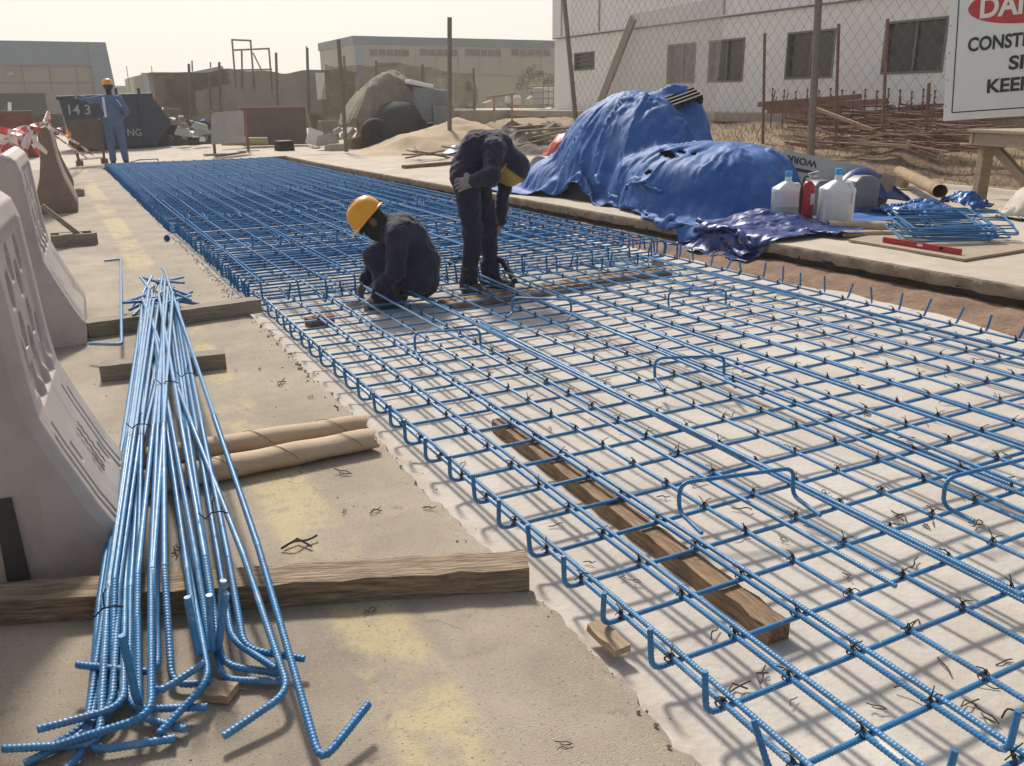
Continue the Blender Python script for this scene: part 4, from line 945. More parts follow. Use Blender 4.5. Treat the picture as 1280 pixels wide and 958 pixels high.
def crease(P, amp, f, seed):
    gu = np.gradient(P, axis=0); gv = np.gradient(P, axis=1); n = np.cross(gu, gv); n /= np.linalg.norm(n, axis=-1, keepdims=True)+1e-9
    x, y, z = P[..., 0], P[..., 1], P[..., 2]; w1 = fnoise(x*f, y*f, seed); w2 = fnoise(y*f*1.3+z*f*.8, x*f*.6-z*f*.5, seed+1); w3 = fnoise(y*f*2.6, z*f*1.1+x*f*.7, seed+2)
    r = (1-np.abs(w1)*1.6)*.5+(1-np.abs(w2)*1.6)*.6+.35*(1-np.abs(w3)*1.8)
    return P+n*np.where(n[..., 2:] < 0, -1, 1)*(amp*r)[..., None]
def relax(P, n, lam=.5, hi=None):
    for _ in range(n):
        A = P.copy(); A[1:-1] += lam*((P[:-2]+P[2:])/2-P[1:-1]); A[:, 1:-1] += lam*((P[:, :-2]+P[:, 2:])/2-P[:, 1:-1])
        P = A if hi is None else np.where((P[..., 2:] < hi), A, P)
    return P
P = relax(relax(P, 1), 4, .5, ZP+.22)
def finer(P):
    for ax in (0, 1):
        n = P.shape[ax]; A = np.take(P, range(n-1), ax); B = np.take(P, range(1, n), ax); Q = np.stack([A, (A+B)/2], ax+1); sh = list(P.shape); sh[ax] = 2*(n-1)
        P = np.concatenate([Q.reshape(sh), np.take(P, [n-1], ax)], ax)
    return P
def folds(P, peaks, amp, seed):
    gu = np.gradient(P, axis=0); gv = np.gradient(P, axis=1); n = np.cross(gu, gv); n /= np.linalg.norm(n, axis=-1, keepdims=True)+1e-9; n *= np.where(n[..., 2:] < 0, -1, 1)
    tot = 0
    for k, (cx, cy, w_) in enumerate(peaks):
        dx, dy = P[..., 0]-cx, P[..., 1]-cy; r = np.hypot(dx, dy); a = np.arctan2(dy, dx)+.25*fnoise(P[..., 0], P[..., 1], seed+k+7)
        f = fnoise(np.cos(a)*2.0+r*.5, np.sin(a)*2.0-r*.6, seed+k); g = fnoise(np.cos(a)*3.6+r*.9, np.sin(a)*3.6-r*.4, seed+k+3)
        tot = tot+np.exp(-(r/w_)**4)*np.clip(r/.45-.25, 0, 1)*((.42-np.sqrt(np.abs(f)+.004))*1.35+(.42-np.sqrt(np.abs(g)+.004))*.35)
    return P+n*(amp*tot)[..., None]
P = finer(P)
P = folds(P, [(6.55, 9.3, 1.5), (7.0, 8.7, 1.0), (6.5, 7.5, 1.3)], .055, 60)
P = crease(crease(P, .018, 1.3, 21), .003, 5.2, 51)
to = cloth_obj('blue_tarp', P, MT['tarp'], 'big blue tarpaulin draped over a heap of goods on the kerb', 'tarpaulin', thick=.006)
bm = bmesh.new(); bm.from_mesh(to.data); hol = [(835, 193, 13, 4.2, -.3), (868, 192, 3.5, 2.5, 0), (810, 216, 4, 3, .5), (852, 190, 5, 2.5, -.2)]; kill = []
HP = [(D(px, py, 7.5), px, py, rx, ry, an) for px, py, rx, ry, an in hol]
for f_ in bm.faces:
    c_ = f_.calc_center_median(); q = np.linalg.inv(RM) @ (np.array(c_)-CP); px_, py_ = 640-1080*q[0]/q[2], 479+1080*q[1]/q[2]
    for _, px, py, rx, ry, an in HP:
        u, v = px_-px, py_-py; u, v = u*math.cos(an)-v*math.sin(an), u*math.sin(an)+v*math.cos(an)
        if (u/rx)**2+(v/ry)**2 < 1+.35*math.sin(px_*1.3+py_*2.1) and c_.x < 6.7: kill.append(f_); break
bmesh.ops.delete(bm, geom=kill, context='FACES'); bm.to_mesh(to.data); bm.free()
xs_ = np.linspace(5.5, 7.6, 40); ys_ = np.linspace(6.3, 10.4, 60); XX, YY = np.meshgrid(xs_, ys_, indexing='ij'); ZZ = np.maximum(tarp_h(XX, YY)*.86-.10, .0)
mb = MB(); mb.grid([[(XX[i, j], YY[i, j], ZZ[i, j]) for j in range(60)] for i in range(40)]); part('covered_goods', mb, MT['black'], to, 60, fixn=False)
def flap_h(x, y): return np.where(x < 5.46-.0385*y+.02, np.maximum(ZF, -.09), ZP+.10*np.exp(-((x-5.9)**2/.12+(y-6.25)**2/.15)))
P = drape(2.0, 1.05, 56, 30, lambda U, V: np.stack([5.58+U*.60+.06*np.sin(V*6), 5.86+V*.92-U*.10+.05*np.sin(U*7), .42+.13*np.abs(np.sin(U*4.2+V*2.2))], -1), flap_h, 90, 8, seed=9, fr=.6, stiff=4)
P = relax(P, 2)
P = crease(finer(P), .026, 3.0, 31); P = crease(P, .008, 9, 33)
fo = cloth_obj('blue_tarp', P, MT['tarpdk'], 'crumpled dark blue tarp end hanging over the kerb into the pit', 'tarpaulin', thick=.005)
sb_ = fo.modifiers.new('smooth', 'SUBSURF'); sb_.levels = sb_.render_levels = 1
P = drape(1.4, 1.0, 50, 40, lambda U, V: np.stack([7.55+U*.9, 6.75+V*.9, .7+.2*np.sin(U*8)*np.sin(V*7)], -1), lambda x, y: ZP+.42*np.exp(-((x-7.7)**2/.25+(y-6.7)**2/.08)), 80, 6, seed=5)
cloth_obj('blue_tarp', P, MT['tarpdk'], 'crumpled dark blue sheet behind the white jugs at the fence foot', 'tarpaulin', thick=.005)
# black plastic crate corner poking out of the tarp
t = thing('black_pallet', 'black plastic pallet corner sticking out of the top of the blue tarp', 'plastic pallet', D(854, 123, 8.75), (R_(20), R_(-18), R_(-20))); t.scale = (.74,)*3
mb = MB()
for k in range(5): mb.box((-.22+.11*k, 0, 0), (.045, .5, .05))
for k in (-.2, -.08, .04, .16): mb.box((0, k, .028), (.5, .05, .05))
part('grid_deck', mb, MT['black'], t, bevel=.004)
for k in (-.2, .2): part('runner', MB().box((k, 0, -.05), (.06, .5, .06)), MT['black'], t, bevel=.004)
plank('timber', (5.72, 9.02, ZP), (5.98, 8.80, ZP), .09, .13, MT['timber_gr'], 'sawn timber block holding down the front edge of the blue tarp', rag=.002)
def jug(name, label, p, rz, m, cap, s=1.0, fill=None, handle=True, neck=True):
    t = thing(name, label, 'jug', p, rz, 'plastic jugs at the fence')
    W, Dp, Hh = .275*s, .21*s, .36*s; rows = []
    for z, k in ((0, .90), (.015, 1), (Hh*.78, 1.0), (Hh*.82, 1.03), (Hh*.90, 1.0), (Hh*1.0, .62), (Hh*1.06, .36), (Hh*1.09, .24), (Hh*1.22, .22)) if neck else ((0, .9), (.015, 1), (Hh*.86, 1), (Hh*.87, .98), (Hh*1.0, .50), (Hh*1.005, .01)):
        r = []
        for i in range(33):
            a = 2*math.pi*i/32; e = (.45 if neck else .22) if k > .3 else .9; c_, s_ = math.cos(a), math.sin(a); r.append((W/2*k*math.copysign(abs(c_)**e, c_), (Dp/2*k if k > .5 else W/2*k)*math.copysign(abs(s_)**e, s_), z))
        rows.append(r)
    mb = MB(); mb.grid(rows); mb.add(rows[0][:-1], [tuple(range(31, -1, -1))]); part('body', mb, m, t, 45)
    if neck: part('cap', MB().lathe([(0, Hh*1.36), (.030*s, Hh*1.36), (.034*s, Hh*1.34), (.034*s, Hh*1.21), (0, Hh*1.21)], seg=18), cap, t, 40)
    if fill:
        rr = [[(x*1.004, y*1.004, z*fill) for x, y, z in rows[2]], [(x*1.004, y*1.004, .016) for x, y, z in rows[1]]]; part('liquid', MB().grid(rr), MT['liquid'], t, 45, fixn=False)
    if handle: part('handle', MB().tube(bent([(.04*s, -Dp*.1, Hh*1.02), (.085*s, -Dp*.35, Hh*1.04), (.098*s, -Dp*.52, Hh*.8), (.098*s, -Dp*.505, Hh*.55)], .02), .011*s, 8), m, t, 60)
    return t
fx = R_(-25)
jug('white_jug', 'white plastic jug left of the red extinguisher, half full', G(981, 277, ZP), fx, MT['jerry'], MT['capblue'], .98, .55)
jug('white_jug', 'white plastic jug with blue cap right of the red extinguisher', G(1042, 283, ZP), fx, MT['jerry'], MT['capblue'], 1.08, None)
jug('grey_jug', 'grey plastic container in the shade between the two white jugs', G(1021, 271, ZP), fx+.3, MT['greyjug'], MT['greyjug'], 1.0, None, False, False)
jug('grey_jug', 'grey plastic container behind the right hand white jug', G(1074, 266, ZP), fx+.2, MT['greyjug'], MT['greyjug'], 1.05, None, False, False)
t = thing('fire_extinguisher', 'red fire extinguisher standing between the white plastic jugs', 'fire extinguisher', G(1006, 282, ZP), fx)
part('cylinder', MB().lathe([(0, 0), (.058, 0), (.064, .01), (.064, .33), (.058, .37), (.035, .40), (.022, .41), (0, .41)], seg=28), MT['red'], t, 40)
part('base_ring', MB().lathe([(.066, .0), (.068, .03), (.064, .05)], seg=28), MT['red'], t, 40, fixn=False)
part('valve', MB().lathe([(0, .40), (.02, .40), (.02, .45), (.012, .46), (0, .46)], seg=14), MT['steel'], t, 40)
part('lever', MB().beam((-.015, 0, .475), (.085, 0, .50), .02, .008), MT['steel'], t); part('lever', MB().beam((-.01, 0, .45), (.08, 0, .452), .02, .008), MT['steel'], t)
part('pull_ring', MB().tube([(.03+.016*math.cos(a), -.012, .47+.016*math.sin(a)) for a in [x*.5 for x in range(14)]], .003, 6), MT['steel'], t, 60)
part('hose', MB().tube(bent([(-.015, -.01, .45), (-.05, -.03, .46), (-.075, -.02, .36), (-.072, -.015, .12)], .04), .009, 8), MT['rubber'], t, 60)
part('paper_label', MB().lathe([(.0652, .20), (.0652, .30)], seg=10, a0=-1.5, a1=-.2), MT['label'], t, 60, fixn=False)
# upturned notice board
t = thing('notice_board', 'grey notice board leaning upside down behind the white jugs, reading WORK', 'sign board', (0, 0, 0))
ux = Vector((.86, -.46, -.20)).normalized(); nz_ = Vector((-.55, -.70, .45)); nz_ = (nz_-ux*nz_.dot(ux)).normalized(); uy = nz_.cross(ux)
t.matrix_world = Matrix.Translation(D(979, 187, X=7.0)) @ Matrix((ux, uy, nz_)).transposed().to_4x4()
part('panel', MB().box((.45, -.30, -.008), (.90, .60, .014)), MT['boardgrey'], t, bevel=.003)
o = link('lettering', text_mesh('WORK', .105, MT['ink'], bold=.018), t); o.matrix_local = Matrix.Translation((.22, -.055, .002)) @ Matrix.Rotation(math.pi, 4, 'Z')
part('black_stripe', MB().box((.22, -.19, .001), (.32, .035, .004)), MT['ink'], t)
# things lying behind the jugs
paper_tube(G(1142, 290, ZP), G(1034, 288, ZP), .050, .9, 'brown cardboard tube lying in front of the right hand white jug')
paper_tube(G(1160, 296, ZP), G(1052, 297, ZP), .038, .8, 'crushed cardboard tube lying nearest the pavement edge, under the other')
solo('wood_block', MB().box((0, 0, .17), (.13, .12, .42)), MT['wood_lt'], 'square timber post end leaning beside the grey container', 'timber', G(1094, 262, ZP), (R_(14), R_(12), .4), bevel=.006)
solo('wood_block', MB().box((0, 0, .05), (.17, .13, .13)), MT['wood_lt'], 'cut timber block propped under the thick cardboard roll', 'timber', G(1125, 232, ZP+.05), (.3, .1, .2), bevel=.006)
MT['card'] = mat('brown_cardboard', (.33, .23, .14), .9, scale=6, c2=(.22, .15, .09), bump=.3, bscale=40)
paper_tube(G(1172, 262, ZP)+Vector((0, 0, .12)), G(1122, 232, ZP)+Vector((0, 0, .12)), .075, .95, 'thick brown cardboard roll lying over the blue plastic bag')
P = drape(.85, .7, 34, 28, lambda U, V: np.stack([8.0+U*.8-.3, 5.95+V*.8, .7+.2*np.sin(U*9+V*5)], -1), lambda x, y: ZP+.11*np.exp(-((x-7.75)**2/.10+(y-5.95)**2/.07)), 70, 6, seed=3)
P = crease(finer(P), .035, 5, 3)
cloth_obj('plastic_bag', P, MT['bluebag'], 'bright blue plastic bag lying under the thick cardboard roll', 'plastic bag', thick=.004)
P = drape(.5, .5, 24, 24, lambda U, V: np.stack([8.55+U*.7, 6.05+V*.7, .9+.15*np.sin(U*14+V*9)], -1), lambda x, y: ZP+.15*np.exp(-((x-8.55)**2/.03+(y-6.05)**2/.03)), 150, 6, seed=8)
P = crease(finer(P), .04, 6, 6)
cloth_obj('plastic_bag', P, MT['bluebag'], 'small blue plastic bag hanging at the far end of the cardboard roll', 'plastic bag', thick=.004)
solo('plate', MB().lathe([(0, .004), (.12, .004), (.15, .016), (.15, .022), (.12, .012), (0, .012)], seg=26), MT['ply'], 'round pale lid lying by the tarp in front of the left jug', 'lid', G(984, 285, ZP), smooth=50)
# stirrups on a plywood board with a red spirit level
bA, bB, bC, bD = G(1060, 302, ZP+.005), G(1205, 327, ZP+.005), G(1300, 311, ZP+.005), G(1150, 285, ZP+.005)
mb = MB(); mb.add([*(p for p in (bA, bB, bC, bD)), *(p+Vector((0, 0, .018)) for p in (bA, bB, bC, bD))], [(3, 2, 1, 0), (4, 5, 6, 7), (0, 1, 5, 4), (1, 2, 6, 5), (2, 3, 7, 6), (3, 0, 4, 7)])
solo('plywood_sheet', mb, MT['ply'], 'sheet of plywood on the pavement under the blue stirrups', 'plywood')
def stirrup(label, p, rz, tilt, W=.62, Hh=.30, grp='blue stirrups stacked on the plywood sheet', leg=.28):
    P = [(-W/2, -.02, leg), (-W/2, 0, 0), (-W/2+.02, Hh*.2, 0), (W/2, Hh*.2, 0), (W/2, 0, leg)]
    P = [(-W/2+.05, Hh, .0), (-W/2, Hh*.9, 0), (-W/2, 0, 0), (W/2, 0, 0), (W/2, Hh, 0), (-W/2, Hh, .012), (-W/2-.004, Hh-.09, .02)]
    return solo('stirrup', MB().tube(bent(P, .035, 3), .0065, 6), MT['blue'], label, 'rebar stirrup', p, (tilt[0], tilt[1], rz), group=grp, smooth=50, fixn=False)
c = (bA+bB+bC+bD)/4+Vector((.04, .0, .03)); dr = math.atan2(bB.y-bA.y, bB.x-bA.x)
dr = R_(-52)
rs = random.Random(12)
for k in range(18):
    i = k // 2
    lb = 'blue closed stirrup on top of the pile on the plywood sheet' if k == 17 else 'blue bent stirrup in the pile on the plywood sheet beside the red level'
    q = c+Vector((rs.uniform(-.03, .03)+.05*(k % 2), rs.uniform(-.03, .03)-.02, .007*k))
    if k % 3 == 0: q += AX*.24+BX*.16
    stirrup(lb, q-AX*.02-BX*.12, R_(-27)+rs.uniform(-.12, .12)+(-.15 if k % 3 == 0 else .05), (.13+.007*k+rs.uniform(-.03, .04), rs.uniform(-.04, .05)), rs.uniform(.60, .72), .36, leg=.0)
lv0, lv1 = G(1104, 303, ZP+.025), G(1201, 319, ZP+.025); d = lv1-lv0
t = thing('spirit_level', 'red spirit level lying on the front edge of the plywood sheet', 'spirit level', (lv0+lv1)/2, math.atan2(d.y, d.x)); 
part('beam', MB().box((0, 0, .022), (d.length, .022, .044)), MT['red'], t, bevel=.003)
part('vial', MB().box((0, -.002, .025), (.05, .023, .018)), MT['label'], t, bevel=.002); part('vial', MB().box((d.length*.27, -.002, .025), (.03, .023, .026)), MT['black'], t, bevel=.002)
# work table
tx = (8.9, 5.6); 
t = thing('work_table', 'rough timber work table with braced legs by the fence', 'table', (9.22, 5.36, ZP), R_(-18))
def tp(px, py, Y): return D(px, py, Y)
part('table_top', MB().box((.35, .02, .80), (2.3, 1.25, .03)), MT['ply'], t, bevel=.003)
part('apron', MB().box((.35, -.585, .72), (2.25, .05, .13)), MT['wood_lt'], t, bevel=.003); part('apron', MB().box((.35, .60, .72), (2.25, .05, .13)), MT['wood_lt'], t, bevel=.003); part('apron', MB().box((-.75, 0, .72), (.05, 1.1, .13)), MT['wood_lt'], t, bevel=.003)
for lx, ly in ((-.66, -.52), (-.62, .54), (1.35, -.52), (1.35, .54)): part('leg', MB().box((lx, ly, .33), (.12, .09, .66)), MT['wood_lt'], t, bevel=.004)
part('brace', MB().beam((-.60, -.42, .12), (-.60, .48, .66), .05, .09), MT['wood_lt'], t, bevel=.004)
part('brace', MB().beam((-.57, -.585, .15), (.25, -.55, .66), .09, .05), MT['wood_lt'], t, bevel=.004)
for k in range(9):
    lb = 'blue stirrup standing upright on the work table under the sign' if k > 6 else 'blue stirrup lying in the pile on the work table'
    q = Vector((8.68+rs.uniform(-.05, .05), 5.42+rs.uniform(-.05, .05), ZP+.835+.014*k))
    stirrup(lb, q+AX*(.45 if k > 3 else .35)-BX*.15, R_(-25)+rs.uniform(-.2, .2), (rs.uniform(0, .1)+(.7 if k > 6 else .12), rs.uniform(-.1, .2)), .66, .34, 'blue stirrups on the work table')
P = drape(1.3, 1.3, 44, 44, lambda U, V: np.stack([8.60+U*.62, 5.16+V*.62, .9+.12*np.sin(U*9)*np.cos(V*8)], -1), lambda x, y: ZP+.34*np.clip(1-((x-8.60)/.36)**2-((y-5.18)/.34)**2, 0, 1)**.4, 70, 6, seed=6)
P = crease(P, .02, 4, 9)
cloth_obj('white_sack', P, MT['sack'], 'stuffed off white sack lying under the work table', 'sack', thick=.006)
t = thing('bucket', 'cream plastic bucket tipped on its side at the left end of the tarp', 'bucket', G(683, 224, ZP)+Vector((.02, .1, .17)), (R_(90), R_(20), R_(-55)))
part('pail', MB().lathe([(0, -.17), (.15, -.17), (.155, -.16), (.175, .15), (.182, .15), (.182, .17), (.17, .17), (.145, -.15), (0, -.15)], seg=26), MT['jerry'], t, 40)
part('handle', MB().tube([(.178*math.cos(a), .178*math.sin(a)*.3, .15+.1*math.sin(a)) for a in [x*.314 for x in range(11)]], .003, 5), MT['steel'], t, 60)
P = drape(2.2, 1.6, 64, 48, lambda U, V: np.stack([8.1+U*.55+V*.5, 13.4+V*.6-U*.25, 1.2+.2*np.sin(U*6+V*4)], -1), lambda x, y: ZP+.62*np.clip(1-((x-8.3)/.75)**2-((y-13.3)/.7)**2, 0, 1)**.6+.05*fnoise(x*3, y*3, 2), 80, 6, seed=7)
P = crease(P, .035, 3.2, 12)
cloth_obj('red_sheet', P, MT['redtarp'], 'crumpled red plastic sheet thrown over rubble behind the blue tarp', 'plastic sheet', thick=.005)
# ================================================================ FENCE, SIGN, WHITE BUILDING
FX = 10.7
t = thing('chain_link_fence', 'tall chain link fence on steel posts between the pavement and the white building', 'fence')
y0, y1, zt = 5.2, 17.75, 3.9; pw, ph = .105, .115
mb = MB(); ny = int((y1-y0)/pw)
for i in range(ny):
    y = y0+i*pw; P = []; nz = int((zt-.12)/ph)
    for j in range(nz+1):
        z = .12+j*ph+.012*math.sin(y*2.1); P.append((FX+(.006 if j % 2 else -.006)+.02*math.sin(y*1.3)*math.sin(z), y+(pw if (j+i) % 2 else 0)+.012*math.sin(z*3+y), z))
    mb.tube(P, .0034, 3, cap=False)
part('wire_mesh', mb, MT['wire'], t, fixn=False)
def post(x, y, z0, z1, r, lean=(0, 0), m='fence'):
    return part('post', MB().tube([(x, y, z0), (x+lean[0]*.5, y+lean[1]*.5, (z0+z1)/2), (x+lean[0], y+lean[1], z1)], r, 12), MT[m], t, 60)
a = D(722, 186, X=FX); b = D(702, -8, X=FX); post(a.x+.05, a.y, .05, b.z, .052, (0, b.y-a.y))
a = D(1011, 200, X=FX); b = D(1020, -20, X=FX); post(a.x+.05, a.y, .05, b.z+.3, .058, (0, b.y-a.y)); post(FX+.05, 5.2, .05, 4, .05)
part('line_wire', MB().tube([(FX, y0, .13), (FX, y1, .13)], .004, 4), MT['wire'], t)
# planks leaning on the fence and a grey net hung on it
p = G(722, 200, ZP); q0 = D(724, 196, X=10.45); q1 = D(792, 22, X=10.62)
solo('leaning_plank', MB().beam(q0, q1, .22, .05, up=(-1, 0, .2)), MT['timber_gr'], 'grey plank leaning against the chain link fence behind the tarp', 'plank', bevel=.004)
rows = []
for i in range(25):
    s_ = i/24; tp_ = D(788+s_*118, 18-s_*22, X=FX+.04); bt = D(738+s_*150, 190, X=FX+.04); w_ = .03*math.sin(i*1.7); rows.append([bt.lerp(tp_, k/8)+Vector((w_*(1-k/8)+.02, 0, 0)) for k in range(9)])
cl = MB(); cl.grid(rows); solo('shade_net', cl, MT['shade'], 'thin grey dust net hung on the fence beside the leaning plank', 'net', fixn=False)
# danger sign
t = thing('danger_sign', 'white danger sign with red oval hung on the fence above the work table', 'warning sign')
sp = D(1289, 50, X=10.25); 
look = Vector((-sp.x, -sp.y, 0)).normalized(); rx = Vector((0, 0, 1)).cross(look).normalized(); t.matrix_world = Matrix.Translation(sp) @ Matrix((rx, Vector((0, 0, 1)), look)).transposed().to_4x4() @ Matrix.Rotation(R_(4.2), 4, 'Z') @ Matrix.Diagonal(((204*float(np.dot(np.array(sp)-CP, -RM[:, 2]))/1080/2.02),)*3+(1,))
part('panel', MB().box((0, -.06, -.006), (1.86, 1.68, .012)), MT['white'], t, bevel=.003)
bw = MB(); W_, H_ = 1.66, 1.48
for (cx, cy, sx_, sy_) in ((0, H_/2, W_, .014), (0, -H_/2, W_, .014), (-W_/2, 0, .014, H_), (W_/2, 0, .014, H_)): bw.box((cx, cy-.06, .0015), (sx_, sy_, .003))
part('border_line', bw, MT['ink'], t)
ov = MB(); ov.add([(.72*math.cos(a_), .44+.235*math.sin(a_), .001) for a_ in [2*math.pi*k/48 for k in range(48)]]+[(.72*math.cos(a_), .44+.235*math.sin(a_), .004) for a_ in [2*math.pi*k/48 for k in range(48)]], [tuple(range(48, 96))]+[(k, (k+1) % 48, 48+(k+1) % 48, 48+k) for k in range(48)])
part('red_oval', ov, MT['signred'], t)
for txt, sz, y, m in (('DANGER', .34, .325, 'white'), ('CONSTRUCTION', .225, -.06, 'ink'), ('SITE', .225, -.325, 'ink'), ('KEEP OUT', .225, -.585, 'ink')):
    o = link('lettering', text_mesh(txt, sz, MT[m], bold=.030), t); o.location = (0 if txt != 'KEEP OUT' else .06, y, .005); o.scale = ({'CONSTRUCTION': .79, 'KEEP OUT': 1.0, 'SITE': 1.1}.get(txt, .87), 1, 1)
    w0 = o.dimensions.x
for k in range(5): part('rivet', MB().lathe([(.009, 0), (.007, .004), (0, .005)], (-.905, .6-.33*k, .001), 8), MT['fence'], t, 60)
# white building
BX_ = 14.0
t = thing('white_building', 'long white site building with square dark windows behind the chain link fence', 'building')
mb = MB(); yA, yB, zb = 3.0, 24.1, .55
wins = [(18.53, 17.43, 1.60, 2.52), (16.96, 15.75, 1.60, 2.52), (14.47, 13.17, 1.61, 2.53), (12.01, 10.70, 1.64, 2.55), (22.96, 21.87, 2.05, 2.54), (9.3, 8.0, 1.64, 2.55)]
zj = 2.97
ysp = sorted({yA, yB, *[w_[0] for w_ in wins], *[w_[1] for w_ in wins]}); zsp = sorted({zb, zj, *[w_[2] for w_ in wins], *[w_[3] for w_ in wins]})
def inwin(y, z): return any(w_[1] < y < w_[0] and w_[2] < z < w_[3] for w_ in wins)
for ya, yb_ in zip(ysp, ysp[1:]):
    for za, zb_ in zip(zsp, zsp[1:]):
        if not inwin((ya+yb_)/2, (za+zb_)/2): mb.add([(BX_, ya, za), (BX_, yb_, za), (BX_, yb_, zb_), (BX_, ya, zb_)], [(0, 3, 2, 1)])
mb.add([(BX_, yB, zb), (BX_+8, yB, zb), (BX_+8, yB, zj), (BX_, yB, zj)], [(0, 3, 2, 1)])
part('wall', mb, MT['bldwhite'], t, fixn=False)
mb = MB(); mb.box((BX_+4.03, (yA+yB)/2+.05, (zj+6.5)/2+.02), (8.1, yB-yA+.12, 6.5-zj)); up_ = part('upper_cladding', mb, MT['bldwhite2'], t)
for px in (703, 750, 905, 1090): p = D(px, 30, X=BX_); part('cladding_joint', MB().box((BX_-.03, p.y, 4.75), (.03, .05, 3.4)), MT['conc'], t)
part('cladding_joint', MB().box((BX_-.03, (yA+yB)/2, zj+.02), (.05, yB-yA+.1, .028)), MT['frame'], t)
for ya, yb_, za, zb_ in wins:
    cy, cz, w_, h_ = (ya+yb_)/2, (za+zb_)/2, ya-yb_, zb_-za
    f = MB()
    for s_ in (-1, 1): f.box((BX_+.03, cy+s_*(w_/2-.02), cz), (.09, .04, h_)); f.box((BX_+.03, cy, cz+s_*(h_/2-.02)), (.086, w_-.08, .04))
    if h_ > .7: f.box((BX_+.05, cy+.0, cz), (.04, .035, h_-.08))
    wo = part('window', f, MT['frame'], t); part('pane', MB().box((BX_+.08, cy, cz), (.01, w_, h_)), MT['glass'], wo)
    if h_ < .7:
        for k in range(3): part('louvre', MB().box((BX_+.05, cy, cz-.12+.12*k), (.06, w_-.08, .012), Matrix.Rotation(.5, 3, 'Y')), MT['frame'], wo)
part('plinth', MB().box((BX_-.2, (yA+yB)/2+1.6, .86), (.9, yB-yA+3.2, .20)), MT['conc'], t, bevel=.02)
solo('concrete_ledge', MB().box((0, 0, 0), (4.2, 6, .62)), MT['conc'], 'pale concrete ledge at the left end of the white building', 'ledge', (13.9, 28.9, .66), bevel=.03)
# steel stakes and starter bars behind the fence
for i, (px, yt, yb_, lb) in enumerate([(956, 42, 152, 'thin brown steel stake beyond the fence left of the thick post'), (1047, 30, 168, 'thin rusty steel stake beyond the fence right of the thick post'), (1108, 24, 125, 'thin rusty steel stake beyond the fence at the right hand window'), (1160, 104, 175, 'short rusty steel stake standing in the rebar heap by the sign')]):
    a = D(px, yb_, X=12.1); b = D(px+1.5*(i > 0), yt, X=12.1); solo('steel_stake', MB().tube([a-Vector((0, 0, .5)), b], .028, 6), MT['rust'], lb, 'steel stake', group='steel stakes beyond the fence', smooth=60)
for i in range(16):
    px = 965+i*14.5; a = D(px, 138, X=12.9); b = D(px+1, 110+(i*7 % 5), X=12.9); mb = MB().tube([a-Vector((0, 0, .4)), b], .012, 5)
    for k in range(3): mb.lathe([(.012, -.02), (.028, 0), (.012, .02)], a.lerp(b, .35+.3*k), 6)
    solo('starter_bar', mb, MT['rust'], 'rusty knotted starter bar in the row before the white building', 'starter bar', group='rusty starter bars in a row')
# rusty rebar heap
rs = random.Random(31)
for k in range(110):
    row = k % 6; px = rs.uniform(1010, 1230); py = 134+row*9.5+rs.uniform(-4, 4)
    X = 13.2-row*.33; c = D(px, py, X=X); l = rs.uniform(.8, 2.2); a = R_(90)+rs.gauss(0, .12); dz = rs.gauss(0, .05)
    d = Vector((math.cos(a), math.sin(a), dz))*l/2; bow = Vector((0, 0, rs.uniform(-.06, .02)))
    mb = MB().tube([c-d, c+bow, c+d], rs.choice((.010, .014, .018, .024)), 5)
    if k % 4 == 0: mb.tube([c+d, c+d+Vector((.05, .0, rs.uniform(.1, .3)))], .012, 5)
    solo('rusty_bar', mb, MT['rust'], 'rusty steel bar in the heap beyond the fence below the right windows', 'rusty bar', group='rusty bars heaped beyond the fence', smooth=60)
for k in range(3):
    X = 12.6-.1*k; a = D(948+k*6, 131+k*4, X=X); b = D((1076, 1108, 1050)[k], (121, 127, 139)[k], X=X)
    solo('rusty_bar', MB().beam(a, b, .05, .09), MT['rust'], 'rusty steel beam lying on the heap left of the starter bars', 'rusty beam', group='rusty beams on the heap')
for (x0_, y0_, x1_, y1_, X, lb) in [(1020, 136, 1092, 163, 11.9, 'pale batten slanting down to the right across the rusty heap'), (1056, 180, 1106, 167, 11.7, 'pale batten slanting up to the right across the rusty heap'), (1072, 179, 1140, 184, 11.5, 'pale batten lying level low on the rusty heap'), (1134, 187, 1137, 176, 11.4, 'short pale batten standing at the foot of the rusty heap')]:
    solo('batten', MB().beam(D(x0_, y0_, X=X), D(x1_, y1_, X=X), .05, .05), MT['wood_lt'], lb, 'batten', group='pale battens on the rusty heap')
rows = []
for i in range(40):
    y = 5.6+i*.2; rows.append([(x, y, .06+max(0, 1-abs(x-12.2)/1.15)**.7*(.36+.12*math.sin(y*2.1))*min(1, (13.6-y)/1.5 if y > 12.1 else 1)+.05*float(fnoise(x*3, y*3, 8))) for x in [11.05+.12*j for j in range(20)]])
mb = MB(); mb.grid(rows); solo('scrap_mound', mb, mat('rusty_scrap', (.22, .15, .095), .95, scale=14, c2=(.10, .062, .04), bump=1.0, bscale=30), 'brown mound of rusty scrap beyond the fence under the loose bars', 'scrap mound', smooth=60, fixn=False)
gb = MB(); rs = random.Random(77)
for k in range(2600):
    x, y = rs.uniform(10.9, 13.2), rs.uniform(6, 19); t_ = min(1, max(0, (x-10.9)/2.4)); z = .085+t_*t_*(3-2*t_)*.66; h = rs.uniform(.05, .18); a = rs.uniform(0, 6.28); dx, dy = math.cos(a)*.008, math.sin(a)*.008; lx, ly = rs.gauss(0, .06), rs.gauss(0, .06)
    gb.add([(x-dx, y-dy, z-.02), (x+dx, y+dy, z-.02), (x+lx, y+ly, z+h)], [(0, 1, 2)])
tag(link('dry_grass', gb.mesh('dry_grass', mat('dry_grass', (.36, .27, .15), .95, scale=3, c2=(.25, .18, .095)), fixn=False)), kind='stuff')
